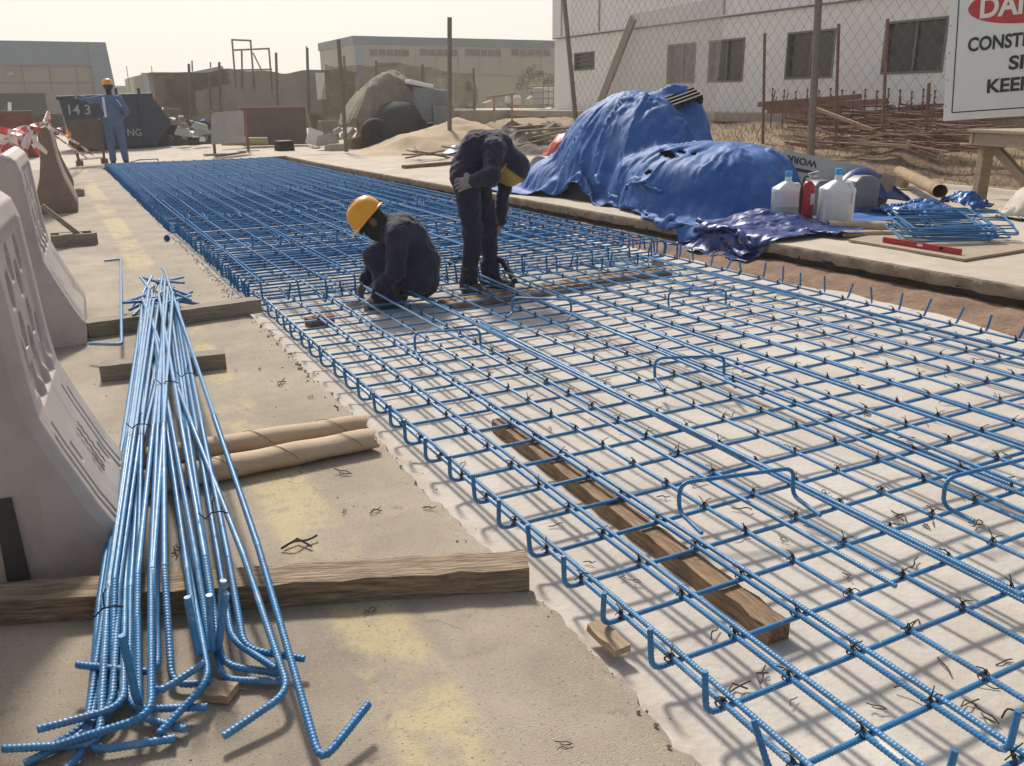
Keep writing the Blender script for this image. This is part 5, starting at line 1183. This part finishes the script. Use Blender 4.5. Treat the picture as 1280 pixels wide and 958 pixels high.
# ================================================================ FAR SIDE
def mound(name, label, cat, m, cx, cy, rx, ry, h, seed, base, rough=.12):
    rows = [[(cx+rx*u, cy+ry*v, base-.05+h*max(0, 1-u*u-v*v)**.8*(1+.35*float(fnoise(u*2.4+seed, v*2.4, seed)))+rough*float(fnoise(u*7, v*7, seed+3))*max(0, 1-u*u-v*v)) for v in [-1+2*j/40 for j in range(41)]] for u in [-1+2*i/40 for i in range(41)]]
    mb = MB(); mb.grid(rows); return solo(name, mb, m, label, cat, smooth=35, fixn=False)
rs = random.Random(5)
rows = []; cx, cy = 9.35, 21.0
for i in range(60):
    r = []
    for j in range(60):
        x = cx-3.2+i*.11; y = cy-3.2+j*.11; d = math.hypot((x-cx)/2.6, (y-cy)/2.6); h = .78*max(0, 1-d)**1.0+.22*max(0, 1-math.hypot((x-cx+1.9)/1.5, (y-cy+1.2)/1.3))
        r.append((x, y, ZP-.03+h+(.05*float(fnoise(x*1.7, y*1.7, 3))+.025*float(fnoise(x*5, y*5, 5))) * min(1, h*5)))
    rows.append(r)
mb = MB(); mb.grid(rows); solo('sand_heap', mb, MT['sand'], 'heap of yellow sand beyond the pit behind the bending worker', 'sand heap', smooth=70, fixn=False)
a = D(562, 190, 20.3); b = D(562, 22, 20.3); solo('steel_post', MB().tube([a, b], .055, 10), MT['fence'], 'lone upright steel post in front of the sand heap', 'post', smooth=60)
a = D(433, 190, 20.6); b = D(423, 50, 20.8); solo('steel_post', MB().tube([a, b], .05, 8), MT['fence'], 'slightly leaning grey post before the covered mixer', 'post', smooth=60)
# low stuff at the sand foot
plank('timber', G(505, 211, ZP), G(562, 206, ZP), .12, .06, MT['timber_dk'], 'dark timber lying on the pavement left of the bending worker', rag=.003)
P = drape(.8, .6, 28, 22, lambda U, V: np.stack([8.35+U*.8, 18.9+V*.8, .6+.15*np.sin(U*9+V*7)], -1), lambda x, y: ZP+.18*np.exp(-((x-8.35)**2/.05+(y-18.9)**2/.05)), 60, 6, seed=2)
cloth_obj('plastic_bag', P, MT['bluebag'], 'light blue plastic bag lying at the foot of the lone steel post', 'plastic bag', thick=.004)
mb = MB()
for k in range(9):
    a_ = rs.uniform(0, 6.28); c = G(545, 200, ZP)+Vector((rs.uniform(-.5, .5), rs.uniform(-.3, .3), .05+.02*k)); d = Vector((math.cos(a_), math.sin(a_), rs.uniform(-.1, .15)))*.45; solo('debris_stick', MB().beam(c-d, c+d, .05, .03), MT['timber_gr'] if k % 2 else MT['timber_dk'], 'broken stick in the litter at the foot of the sand heap', 'stick', group='broken sticks below the sand heap')
# dark planks and boards behind the bending worker
for k in range(13):
    p0 = D(rs.uniform(640, 660), rs.uniform(158, 196), 17.5+.15*k); p1 = p0+Vector((rs.uniform(1.2, 2.2), rs.uniform(-.6, .6), rs.uniform(-.05, .35)))
    solo('scrap_board', MB().beam(p0, p1, rs.uniform(.1, .3), .04), MT['timber_dk'] if k % 3 else MT['timber_gr'], 'dark board in the pile of scrap timber left of the red sheet', 'board', group='scrap boards by the red sheet')
mound('scrap_heap', 'dark heap of earth and rubble under the scrap boards', 'rubble heap', MT['rubble'], 10.3, 18.6, 1.9, 1.5, .6, 5, ZP, .14)
# wooden trestle and crate cage by the building
t = thing('wooden_trestle', 'light wooden trestle standing on the top of the sand heap', 'trestle', D(630, 141, 22.3))
part('top_rail', MB().beam((-.5, 0, .40), (.35, 0, .50), .08, .06), MT['wood_lt'], t)
for x in (-.3, .25):
    for s_ in (-1, 1): part('leg', MB().beam((x, 0, .45), (x+.12*s_, .22*s_, -.25), .05, .05), MT['wood_lt'], t)
t = thing('crate_cage', 'pale wire crate standing at the left corner of the white building', 'crate', D(683, 135, 26))
part('inner_box', MB().box((0, 0, .33), (.66, .8, .62), taper=.9), MT['boardgrey'], t, bevel=.03)
for z in (.1, .3, .5, .68): part('hoop', MB().tube([(.37*c_, .45*s_, z) for c_, s_ in ((-1, -1), (1, -1), (1, 1), (-1, 1), (-1, -1))], .015, 5), MT['wire'], t)
for k in range(5): part('bar', MB().tube([(-.37+.185*k, -.46, 0), (-.37+.185*k, -.46, .72)], .013, 5), MT['wire'], t)
# mixer under an olive cover
ctr = D(482, 150, 23.5); ctr.z = 0
t = thing('covered_mixer', 'concrete mixer under a sagging olive cover with a grey hood and dark wheels', 'concrete mixer')
rows = []
for i in range(97):                 # sheet lashed over the drum: boxy top, folds running down, ragged hem
    a_ = 2*math.pi*i/96; ca, sa = math.cos(a_), math.sin(a_); e = .62; ex, ey = 1.12*math.copysign(abs(ca)**e, ca), 1.0*math.copysign(abs(sa)**e, sa)
    hem = .62+.22*float(fnoise(ca*1.6, sa*1.6, 3))+.06*math.sin(a_*7)+(.25 if ca > .5 else 0); fold = float(fnoise(ca*4, sa*4, 9)); r = []
    for k in range(25):
        v = (k/24)**.7; top = 1.80+.28*ex*v+.10*float(fnoise(ex*v*2, ey*v*2, 6)); z = ZP+hem+(top-hem)*(1-v**3.2); q = v*(1+.10*fold*v*v)+.05*(1-min(1, (z-ZP)/1.9))*v
        r.append((ctr.x-.1+ex*q*(1.0-.22*(z-ZP)/2*(ca < 0)), ctr.y+ey*q, z))
    rows.append(r)
mb = MB(); mb.grid(rows); part('cover', mb, MT['camo'], t, 70, fixn=False)
def atc(px, py, Y): return D(px, py, Y)
dr = atc(492, 160, 22.6); part('drum', MB().lathe([(0, -.6), (.35, -.6), (.62, -.1), (.62, .3), (.4, .7), (0, .7)], dr, 20, Matrix.Rotation(1.1, 3, 'Y')), MT['darkopen'], t, 40)
for px in (520, 470): w_ = atc(px, 172, 22.2); part('wheel', MB().lathe([(.12, -.1), (.36, -.1), (.40, -.05), (.40, .05), (.36, .1), (.12, .1)], Vector((w_.x, w_.y, .46)), 22, Matrix.Rotation(R_(90), 3, 'X')), MT['rubber'], t, 40)
h0 = atc(530, 125, 23); part('hood', MB().box((h0.x, h0.y, 1.15), (1.1, 1.1, .85), Matrix.Rotation(.1, 3, 'Y'), taper=.85), MT['greymetal'], t, bevel=.04); part('hood_top', MB().box((h0.x-.2, h0.y, 1.68), (.7, .8, .12), Matrix.Rotation(.22, 3, 'Y')), MT['bldwhite2'], t, bevel=.03)
part('side_panel', MB().box((h0.x+.3, h0.y-.6, .75), (.6, .06, .8)), MT['greymetal'], t, bevel=.02); part('chassis', MB().box((h0.x-.5, h0.y-.2, .55), (2.4, .6, .25)), MT['darkopen'], t, bevel=.02)
part('tow_bar', MB().tube([atc(497, 180, 22.2), atc(507, 150, 22.2), atc(512, 135, 22.2)], .04, 6), MT['fence'], t, 60)
# brown net fence on posts
t = thing('net_fence', 'brown shade net fence on crooked poles beyond the pit', 'net fence')
rows = []; n = 50
for i in range(n+1):
    s_ = i/n; px = 205+s_*242; Y = 31+.5*math.sin(s_*5); top = 89+2.2*math.sin(s_*13)+1.2*math.sin(s_*31+1)+(8 if s_ < .05 else 0); b = D(px, 160, Y); tt = D(px, top, Y); rows.append([(b.lerp(tt, k/6))+Vector((0, .25*math.sin(s_*23+k*.8), 0)) for k in range(7)])
mb = MB(); mb.grid(rows); part('net', mb, MT['net'], t, 70, fixn=False)
for px, tp_ in ((236, 80), (262, 92), (274, 78), (345, 66), (384, 60), (430, 70)): a = D(px+3, 165, 30.6); b = D(px, tp_, 30.6); part('pole', MB().tube([a, b], .045, 6), MT['fence'], t, 60)
MT['net2'] = mat('thin_tan_net', (.27, .225, .155), .95, scale=2, c2=(.20, .165, .115), alpha=.62)
t = thing('net_fence', 'thin tan shade net hanging behind the covered mixer in front of the hall', 'net fence'); rows = []
for i in range(41):
    s_ = i/40; px = 404+s_*190; top = 80+3*math.sin(s_*9)+1.5*math.sin(s_*23)+10*s_*s_; b = D(px, 152, 26.5); tt = D(px, top, 26.5); rows.append([b.lerp(tt, k/6)+Vector((0, .22*math.sin(s_*27+k*.9), 0)) for k in range(7)])
mb = MB(); mb.grid(rows); part('net', mb, MT['net2'], t, 70, fixn=False)
for px in (470, 528, 592): part('pole', MB().tube([D(px+2, 165, 26.4), D(px, 76+(px-470)*.08, 26.4)], .04, 6), MT['fence'], t, 60)
# scaffold frame behind the net
t = thing('scaffold_frame', 'thin scaffold frame rising behind the brown net fence', 'scaffold')
for (x0_, y0_, x1_, y1_) in [(290, 50, 295, 92), (313, 50, 318, 92), (336, 60, 340, 92), (302, 62, 303, 92)]: part('standard', MB().tube([D(x0_, y0_, 44), D(x1_, y1_+20, 44)], .045, 5), MT['fence'], t)
for (x0_, y0_, x1_, y1_) in [(289, 50, 313, 51), (291, 63, 336, 61), (294, 88, 340, 87)]: part('ledger', MB().tube([D(x0_, y0_, 44), D(x1_, y1_, 44)], .04, 5), MT['fence'], t)
part('brace', MB().tube([D(316, 66, 44), D(326, 86, 44)], .035, 5), MT['fence'], t)
for px, yt in ((241, 76), (384, 58), (264, 78)): solo('thin_mast', MB().tube([D(px, 95, 60), D(px-1, yt, 60)], .05, 5), MT['fence'], {241: 'thin mast far behind the skip end', 384: 'thin mast far behind the net fence near the big shed', 264: 'thin mast rising beside the green machine'}[px], 'mast')
t = thing('green_machine', 'pale green machine cab showing above the net fence', 'machine', D(260, 98, 40)); part('cab', MB().box((0, 0, .0), (1.5, 1.2, .75), Matrix.Rotation(-.2, 3, 'Y'), taper=.85), mat('pale_green_paint', (.30, .36, .30), .6), t, bevel=.05); part('lamp', MB().lathe([(0, -.1), (.2, -.1), (.2, .1), (0, .1)], (.55, -.6, .1), 14, Matrix.Rotation(R_(90), 3, 'X')), MT['greymetal'], t)
rb = thing('rust_container', 'rust brown container behind the right end of the skip', 'container', D(214, 148, 40)); part('body', MB().box((0, 0, .75), (1.2, 1.5, 1.9)), MT['boardbrown'], rb, bevel=.03); part('lid', MB().box((0, 0, 1.74), (1.3, 1.6, .08)), MT['rust'], rb)
solo('white_pipe', MB().tube([D(203, 141, 34), D(226, 142, 34)], .17, 16), MT['bldwhite2'], 'fat white pipe lying beyond the right end of the skip', 'pipe', smooth=40)
# boards in front of the net
t = thing('board_sign', 'grey board sign on two legs at the far edge of the pit', 'board sign')
A, B, C_, Dd = D(264, 181, 21.6), D(306, 178, 22.2), D(304, 138, 22.2), D(264, 141, 21.6); nrm = Vector((.3, .95, 0))*.02
mb = MB(); mb.add([A, B, C_, Dd, A+nrm, B+nrm, C_+nrm, Dd+nrm], [(3, 2, 1, 0), (4, 5, 6, 7), (0, 1, 5, 4), (1, 2, 6, 5), (2, 3, 7, 6), (3, 0, 4, 7)]); part('panel', mb, MT['boardgrey'], t)
for px, Y, b in ((265, 21.62, 196), (307, 22.25, 192)):
    u = D(px-1, 140, Y); l = G(px+4, b, .04); part('leg', MB().tube([u, Vector((l.x, l.y, .05))], .035, 8), MT['rust'], t); part('foot', MB().box((l.x, l.y, .06), (.5, .3, .12)), MT['conc'], t, bevel=.02)
part('tie_bar', MB().tube([G(270, 195, .1), G(307, 191, .1)], .03, 6), MT['rust'], t)
t = thing('hoarding_board', 'long brown hoarding board with a pale top edge behind the grey board sign', 'hoarding')
A, B = D(303, 172, 25.5), D(384, 174, 25.5); h = 1.02; part('panel', MB().box((A+B)/2+Vector((0, 0, h/2)), ((B-A).length, .05, h)) if False else MB().box(((A.x+B.x)/2, 25.5, .12+h/2), (B.x-A.x, .05, h)), MT['boardbrown'], t); part('top_edge', MB().box(((A.x+B.x)/2, 25.49, .13+h), (B.x-A.x+.1, .08, .05)), MT['wood_lt'], t)
part('leg', MB().tube([(B.x, 25.4, 1.15), (B.x+.15, 25.3, .02)], .03, 6), MT['wood_lt'], t)
solo('yellow_pipe', MB().tube([D(277, 177, 24.6), D(334, 177, 24.6)], .11, 14), mat('dull_yellow', (.38, .30, .12), .7), 'dull yellow pipe lying under the brown hoarding', 'pipe', smooth=40)
blocks = [((356, 190), 23, (.42, .4, .28), 'black', 'black crate standing at the far right corner of the pit'), ((347, 182), 25, (.5, .5, .5), 'conc', 'grey concrete block behind the black crate'), ((421, 190), 20.5, (.55, .4, .2), 'conc', 'rough concrete lump on the pavement before the leaning post'), ((447, 187), 21.5, (.6, .5, .3), 'timber_dk', 'dark box lying right of the leaning post'),
          ((411, 176), 24, (.7, .6, .62), 'rubble', 'brown bale left of the leaning post'), ((455, 172), 23.5, (.45, .4, .75), 'timber_dk', 'dark brown barrel shaped bale right of the leaning post'), ((398, 172), 26, (.6, .4, .8), 'boardbrown', 'leaning brown crate behind the white card')]
for (px, py), Y, sz, m, lb in blocks:
    p = G(px, py, .07); solo('block', MB().box((0, 0, sz[2]/2), sz, taper=.88), MT[m], lb, 'block', p, rs.uniform(-.4, .4), bevel=.05)
solo('white_card', MB().box((0, 0, 0), (.40, .03, .42), Matrix.Rotation(.35, 3, 'Y')), MT['white'], 'white square card leaning beside the hoarding end', 'card', D(393, 172, 24), bevel=.004)
solo('pale_banner', MB().box((0, 0, 0), (.30, .03, .85)), MT['label'], 'pale upright banner hung on the net fence', 'banner', D(401, 108, 30.2))
for k in range(44):
    px, py = rs.choice([(rs.uniform(215, 262), rs.uniform(148, 178)), (rs.uniform(215, 262), rs.uniform(150, 176)), (rs.uniform(395, 470), rs.uniform(160, 190)), (rs.uniform(560, 700), rs.uniform(122, 140))])
    Y = 27+rs.uniform(-1, 4) if px < 300 else (22+rs.uniform(0, 3) if px < 500 else 30+rs.uniform(0, 8)); p = D(px, py, Y); s_ = rs.uniform(.25, .6)
    m = rs.choice(['black', 'rubble', 'boardgrey', 'timber_dk', 'white', 'bluecov']) if px < 300 else rs.choice(['rubble', 'timber_dk', 'conc', 'boardgrey'])
    lb = ('piece of scrap in the dark rubbish heap right of the skip' if px < 300 else 'piece of scrap lying before the covered mixer' if px < 500 else 'piece of scrap on the yard beyond the sand heap')
    solo('scrap_piece', MB().box((0, 0, 0), (s_, s_*.6, s_*rs.uniform(.2, .6)), Matrix.Rotation(rs.uniform(-.5, .5), 3, 'Y'), taper=.7), MT[m], lb, 'scrap', p, rs.uniform(0, 3), group=lb.replace('piece of scrap', 'scrap'), bevel=.02)
mound('rubbish_heap', 'dark rubbish heap between the skip and the board sign', 'rubbish heap', mat('dark_rubbish', (.09, .075, .06), .9, scale=5, c2=(.02, .018, .016), bump=.8, bscale=12), D(240, 172, 29).x, 29.2, 1.5, 1.1, .75, 8, 0, .25)
# brown board sign and tape post near the worker
t = thing('board_sign', 'brown board on rusty legs beside the standing worker', 'board sign')
A, B = D(86, 184, 21.2), D(128, 188, 21.6); A2, B2 = D(84, 150, 21.2), D(124, 149, 21.6); n_ = Vector((0, .03, 0))
mb = MB(); mb.add([A, B, B2, A2, A+n_, B+n_, B2+n_, A2+n_], [(3, 2, 1, 0), (4, 5, 6, 7), (0, 1, 5, 4), (1, 2, 6, 5), (2, 3, 7, 6), (3, 0, 4, 7)]); part('panel', mb, MT['boardbrown'], t)
for a, b in ((D(93, 180, 21.2), G(100, 207, 0)), (D(124, 149, 21.6), G(131, 204, 0))): part('leg', MB().tube([a, b], .03, 6), MT['rust'], t); part('foot', MB().box((b.x, b.y, .05), (.14, .3, .1)), MT['rust'], t)
part('rail', MB().tube([G(97, 200, .12), G(130, 197, .12)], .02, 5), MT['label'], t)
solo('orange_flag', MB().add([D(82, 160, 20.9), D(90, 168, 20.9), D(88, 172, 20.9), D(83, 168, 20.9), D(86, 164, 20.8)], [(0, 4, 3), (0, 1, 4), (1, 2, 4), (2, 3, 4)]), MT['orange'], 'small orange rag tied to the tape beside the brown board', 'rag')
stt = MB().tube(bent([G(163, 203, .01), G(175, 200, .2), G(197, 199, .2), G(198, 203, .01)], .02), .012, 6)
solo('bent_bar', stt, MT['blue2'], 'small hooped bar standing at the far edge of the pit right of the worker', 'bent rebar', smooth=60)
# skip
t = thing('skip', 'dark blue steel rubbish skip numbered 143 behind the standing worker', 'skip')
Y0, Y1 = 28.0, 29.7; pts = [D(72, 121, Y0), D(188, 117, Y0), D(214, 152, Y0), D(196, 183, Y0), D(92, 188, Y0), D(84, 160, Y0)]
xz = [(p.x, max(.02, p.z)) for p in pts]
part('body', MB().prism(xz, Y1-Y0, lambda a, b, d: (a, Y0+d, b)), MT['skip'], t, bevel=.03)
part('rim', MB().box((xz[0][0]*.5+xz[1][0]*.5, Y0-.02, xz[0][1]), (xz[1][0]-xz[0][0]+.1, .1, .1), Matrix.Rotation(-math.atan2(xz[1][1]-xz[0][1], xz[1][0]-xz[0][0]), 3, 'Y')), MT['skip'], t, bevel=.02)
for px in (150, 178): p = D(px, 150, Y0); part('rib', MB().box((p.x, Y0-.04, .95), (.08, .08, 1.5)), MT['skip'], t, bevel=.01)
def skip_text(tx_, sz, px, py): o = link('lettering', text_mesh(tx_, sz, MT['boardgrey'], bold=.01, align='LEFT'), t); p = D(px, py, Y0-.02); o.location = p; o.rotation_euler = (R_(90), R_(1), 0)
skip_text('14 3', .36, 83, 143); skip_text('NG', .27, 159, 170)
# distant buildings
t = thing('shed', 'big beige shed with blue grey roof band at the left edge', 'building'); Y = 62
a, b = D(-60, 131, Y), D(146, 131, Y); zt, zr = D(60, 52, Y).z, D(60, 82, Y).z; xr_, xrt = D(146, 100, Y).x, D(131, 50, Y).x
part('wall', MB().box(((a.x+b.x)/2-.35, Y+6, zr/2), (b.x-a.x-.9, 12, zr)), MT['beige'], t)
part('roof', MB().prism([(a.x, zr), (b.x-.9, zr), (xrt, zt), (a.x, zt)], 12.4, lambda p_, q_, d: (p_, Y-.2+d, q_)), MT['roofblue'], t)
part('corner_fin', MB().prism([(xr_-1.3, 0), (xr_, 0), (xrt, zt-.01), (xrt-1.0, zt-.01)], .35, lambda p_, q_, d: (p_, Y-.3+d, q_)), MT['roofblue'], t)
dd = D(25, 131, Y); part('gate_opening', MB().box((dd.x, Y-.02, 1.15), (D(48, 131, Y).x-D(-20, 131, Y).x, .1, 1.6)), MT['darkopen'], t)
for k in range(8): xx = a.x+1+k*1.45; part('panel_joint', MB().box((xx, Y-.02, 2.0+(zr-2)/2), (.04, .06, zr-2.0)), MT['frame'], t)
part('panel_joint', MB().box(((a.x+b.x)/2-.6, Y-.02, zr*.72), (b.x-a.x-1.4, .065, .05)), MT['frame'], t)
lp = D(13, 92, Y); part('wall_lamp', MB().lathe([(0, -.15), (.2, -.12), (.25, .05), (0, .1)], (lp.x, Y-.15, lp.z), 12), MT['boardgrey'], t, 40)
solo('white_post', MB().tube([D(12, 146, 40), D(12, 128, 40)], .06, 8), MT['bldwhite2'], 'short white post standing before the big shed', 'post', smooth=60)
rw = D(10, 160, 26); t = thing('red_bin', 'rust red steel bin behind the heap of tape at the left edge', 'bin'); part('body', MB().box((D(8, 160, 26).x, 26, .55), (1.25, .8, 1.1), taper=1.0), mat('rust_red_paint', (.20, .06, .045), .8), t, bevel=.02); part('rim', MB().box((D(8, 160, 26).x, 26, 1.1), (1.32, .86, .06)), MT['boardbrown'], t)
for k in range(6):
    px = 36+7*k; p = G(px, 152, .0); p = D(px, 150, 45); solo('oil_drum', MB().lathe([(0, 0), (.29, 0), (.3, .3), (.29, .32), (.3, .6), (.29, .88), (0, .88)], seg=14), MT['darkopen'], 'dark drum standing in the row before the big shed', 'drum', (p.x, 45, .0), group='dark drums before the shed', smooth=40)
t = thing('warehouse', 'small blue grey warehouse in the far distance right of the skip', 'building'); Y = 95
a, b, c = D(172, 128, Y), D(183, 128, Y), D(245, 128, Y); z1 = D(210, 93, Y).z; part('wall', MB().box(((b.x+c.x)/2, Y+6, z1/2), (c.x-b.x, 12, z1)), MT['roofblue'], t); part('side_wall', MB().prism([(a.x, 0), (b.x-.02, 0), (b.x-.02, z1-.05), (a.x, z1-.2)], 10, lambda p_, q_, d: (p_, Y+1+d, q_)), MT['beige'], t); part('door', MB().box(((b.x+a.x)/2, Y+.98, 1.2), (.7, .08, 2.2)), MT['darkopen'], t); part('roof_edge', MB().box(((b.x+c.x)/2, Y-.05, z1+.05), (c.x-b.x+.3, .3, .12)), MT['frame'], t)
solo('low_shed', MB().box((D(158, 120, 110).x, 112, 1.5), (3.8, 4, 3.0)).box((D(158, 120, 110).x, 112, 3.1), (4.1, 4.3, .25)), MT['beige2'], 'low pale shed beyond the skip', 'building')
# big hall
t = thing('hall', 'long hall with blue grey roof band and rows of high windows behind the sand heap', 'building'); Y = 75
L0, L1, L2_ = D(404, 128, Y+9), D(447, 128, Y), D(700, 128, Y); z1, zr = D(447, 45, Y).z, D(560, 58, Y).z
dp = L1.x/(L0.x/(Y+9))-Y
part('wall', MB().box(((L1.x+L2_.x)/2, Y+dp/2, zr/2), (L2_.x-L1.x-.02, dp-.1, zr)), MT['beige'], t)
part('roof_band', MB().box(((L1.x+L2_.x)/2, Y+dp/2, (zr+z1)/2), (L2_.x-L1.x+.2, dp+.1, z1-zr)), MT['roofdark'], t)
for k in range(14): part('wall_joint', MB().box((L1.x+1.2+k*2.1, Y-.02, zr*.44), (.05, .09, zr*.86)), MT['beige2'], t)
for x0_, x1_ in ((462, 511), (525, 572), (582, 626), (639, 688)):
    pa, pb = D(x0_, 66, Y), D(x1_, 66, Y); za, zb_ = D(x0_, 70, Y).z, D(x0_, 61.5, Y).z
    wo = part('window', MB().box(((pa.x+pb.x)/2, Y-.03, (za+zb_)/2), (pb.x-pa.x, .1, zb_-za)), MT['frame'], t)
    for k in range(5): w_ = (pb.x-pa.x)/5; part('pane', MB().box((pa.x+w_*(k+.5), Y-.09, (za+zb_)/2), (w_*.8, .05, (zb_-za)*.82)), MT['glass'], wo)
p = D(486, 81, Y); part('lower_window', MB().box((p.x, Y-.03, p.z), (2.3, .1, .28)), MT['glass'], t); part('corner_post', MB().box((L1.x+.35, Y-.04, zr/2), (.7, .1, zr)), MT['roofblue'], t); p = D(556, 97, Y); part('door_hood', MB().box((p.x, Y-.2, p.z), (.9, .4, .5)), MT['darkopen'], t)
t = thing('block_wall_house', 'low flat grey block building with one small window before the hall', 'building'); Y = 52
a, b = D(580, 128, Y), D(700, 128, Y); z1 = D(600, 94, Y).z; part('wall', MB().box(((a.x+b.x)/2, Y+3, z1/2), (b.x-a.x, 6, z1)), MT['beige2'], t); part('coping', MB().box(((a.x+b.x)/2, Y+2.9, z1+.04), (b.x-a.x+.1, 6.3, .08)), MT['conc'], t); p = D(583, 109, Y); part('window', MB().box((p.x+.15, Y-.02, p.z), (.32, .08, .48)), MT['glass'], t)
# tree by the building corner
c = D(676, 92, 46)
t = thing('tree', 'small dusty green tree at the left corner of the white building', 'tree', (c.x, 46, 0))
part('trunk', MB().tube([(0, 0, 0), (.05, .02, .9), (-.02, 0, 1.7)], [.09, .07, .04], 8).tube([(.04, 0, 1.0), (.5, .1, 1.9)], [.05, .02], 6).tube([(.03, 0, 1.1), (-.45, -.1, 2.0)], [.045, .02], 6), MT['timber_dk'], t, 60)
mb = MB(); rs = random.Random(9); cl = [(rs.gauss(0, .7), rs.gauss(0, .6), 2.1+rs.gauss(0, .55), rs.uniform(.25, .55)) for k in range(22)]
for x, y, z, r in cl:
    for k in range(90):
        v = Vector((rs.gauss(0, 1), rs.gauss(0, 1), rs.gauss(0, .8))).normalized()*r*rs.random()**.4; p = Vector((x, y, z))+v; a = Vector((rs.gauss(0, 1), rs.gauss(0, 1), rs.gauss(0, 1))).normalized()*.05; b = a.cross(Vector((rs.gauss(0, 1), rs.gauss(0, 1), 1))).normalized()*.03
        mb.add([p-a, p+b, p+a, p-b], [(0, 1, 2, 3)])
part('crown', mb, MT['leaf'], t, fixn=False)
hz = MB().box((0, 230, 3.2), (900, 560, 8.4)); hm = bpy.data.materials.new('dust_haze'); hm.use_nodes = True; N = hm.node_tree.nodes; N.clear()
ou = N.new('ShaderNodeOutputMaterial'); pv = N.new('ShaderNodeVolumePrincipled'); pv.inputs['Color'].default_value = (.95, .92, .86, 1); pv.inputs['Density'].default_value = .0018; pv.inputs['Anisotropy'].default_value = .3
hm.node_tree.links.new(pv.outputs[0], ou.inputs['Volume']); ho = link('haze', hz.mesh('haze', hm)); tag(ho, kind='stuff')
#@@PART5
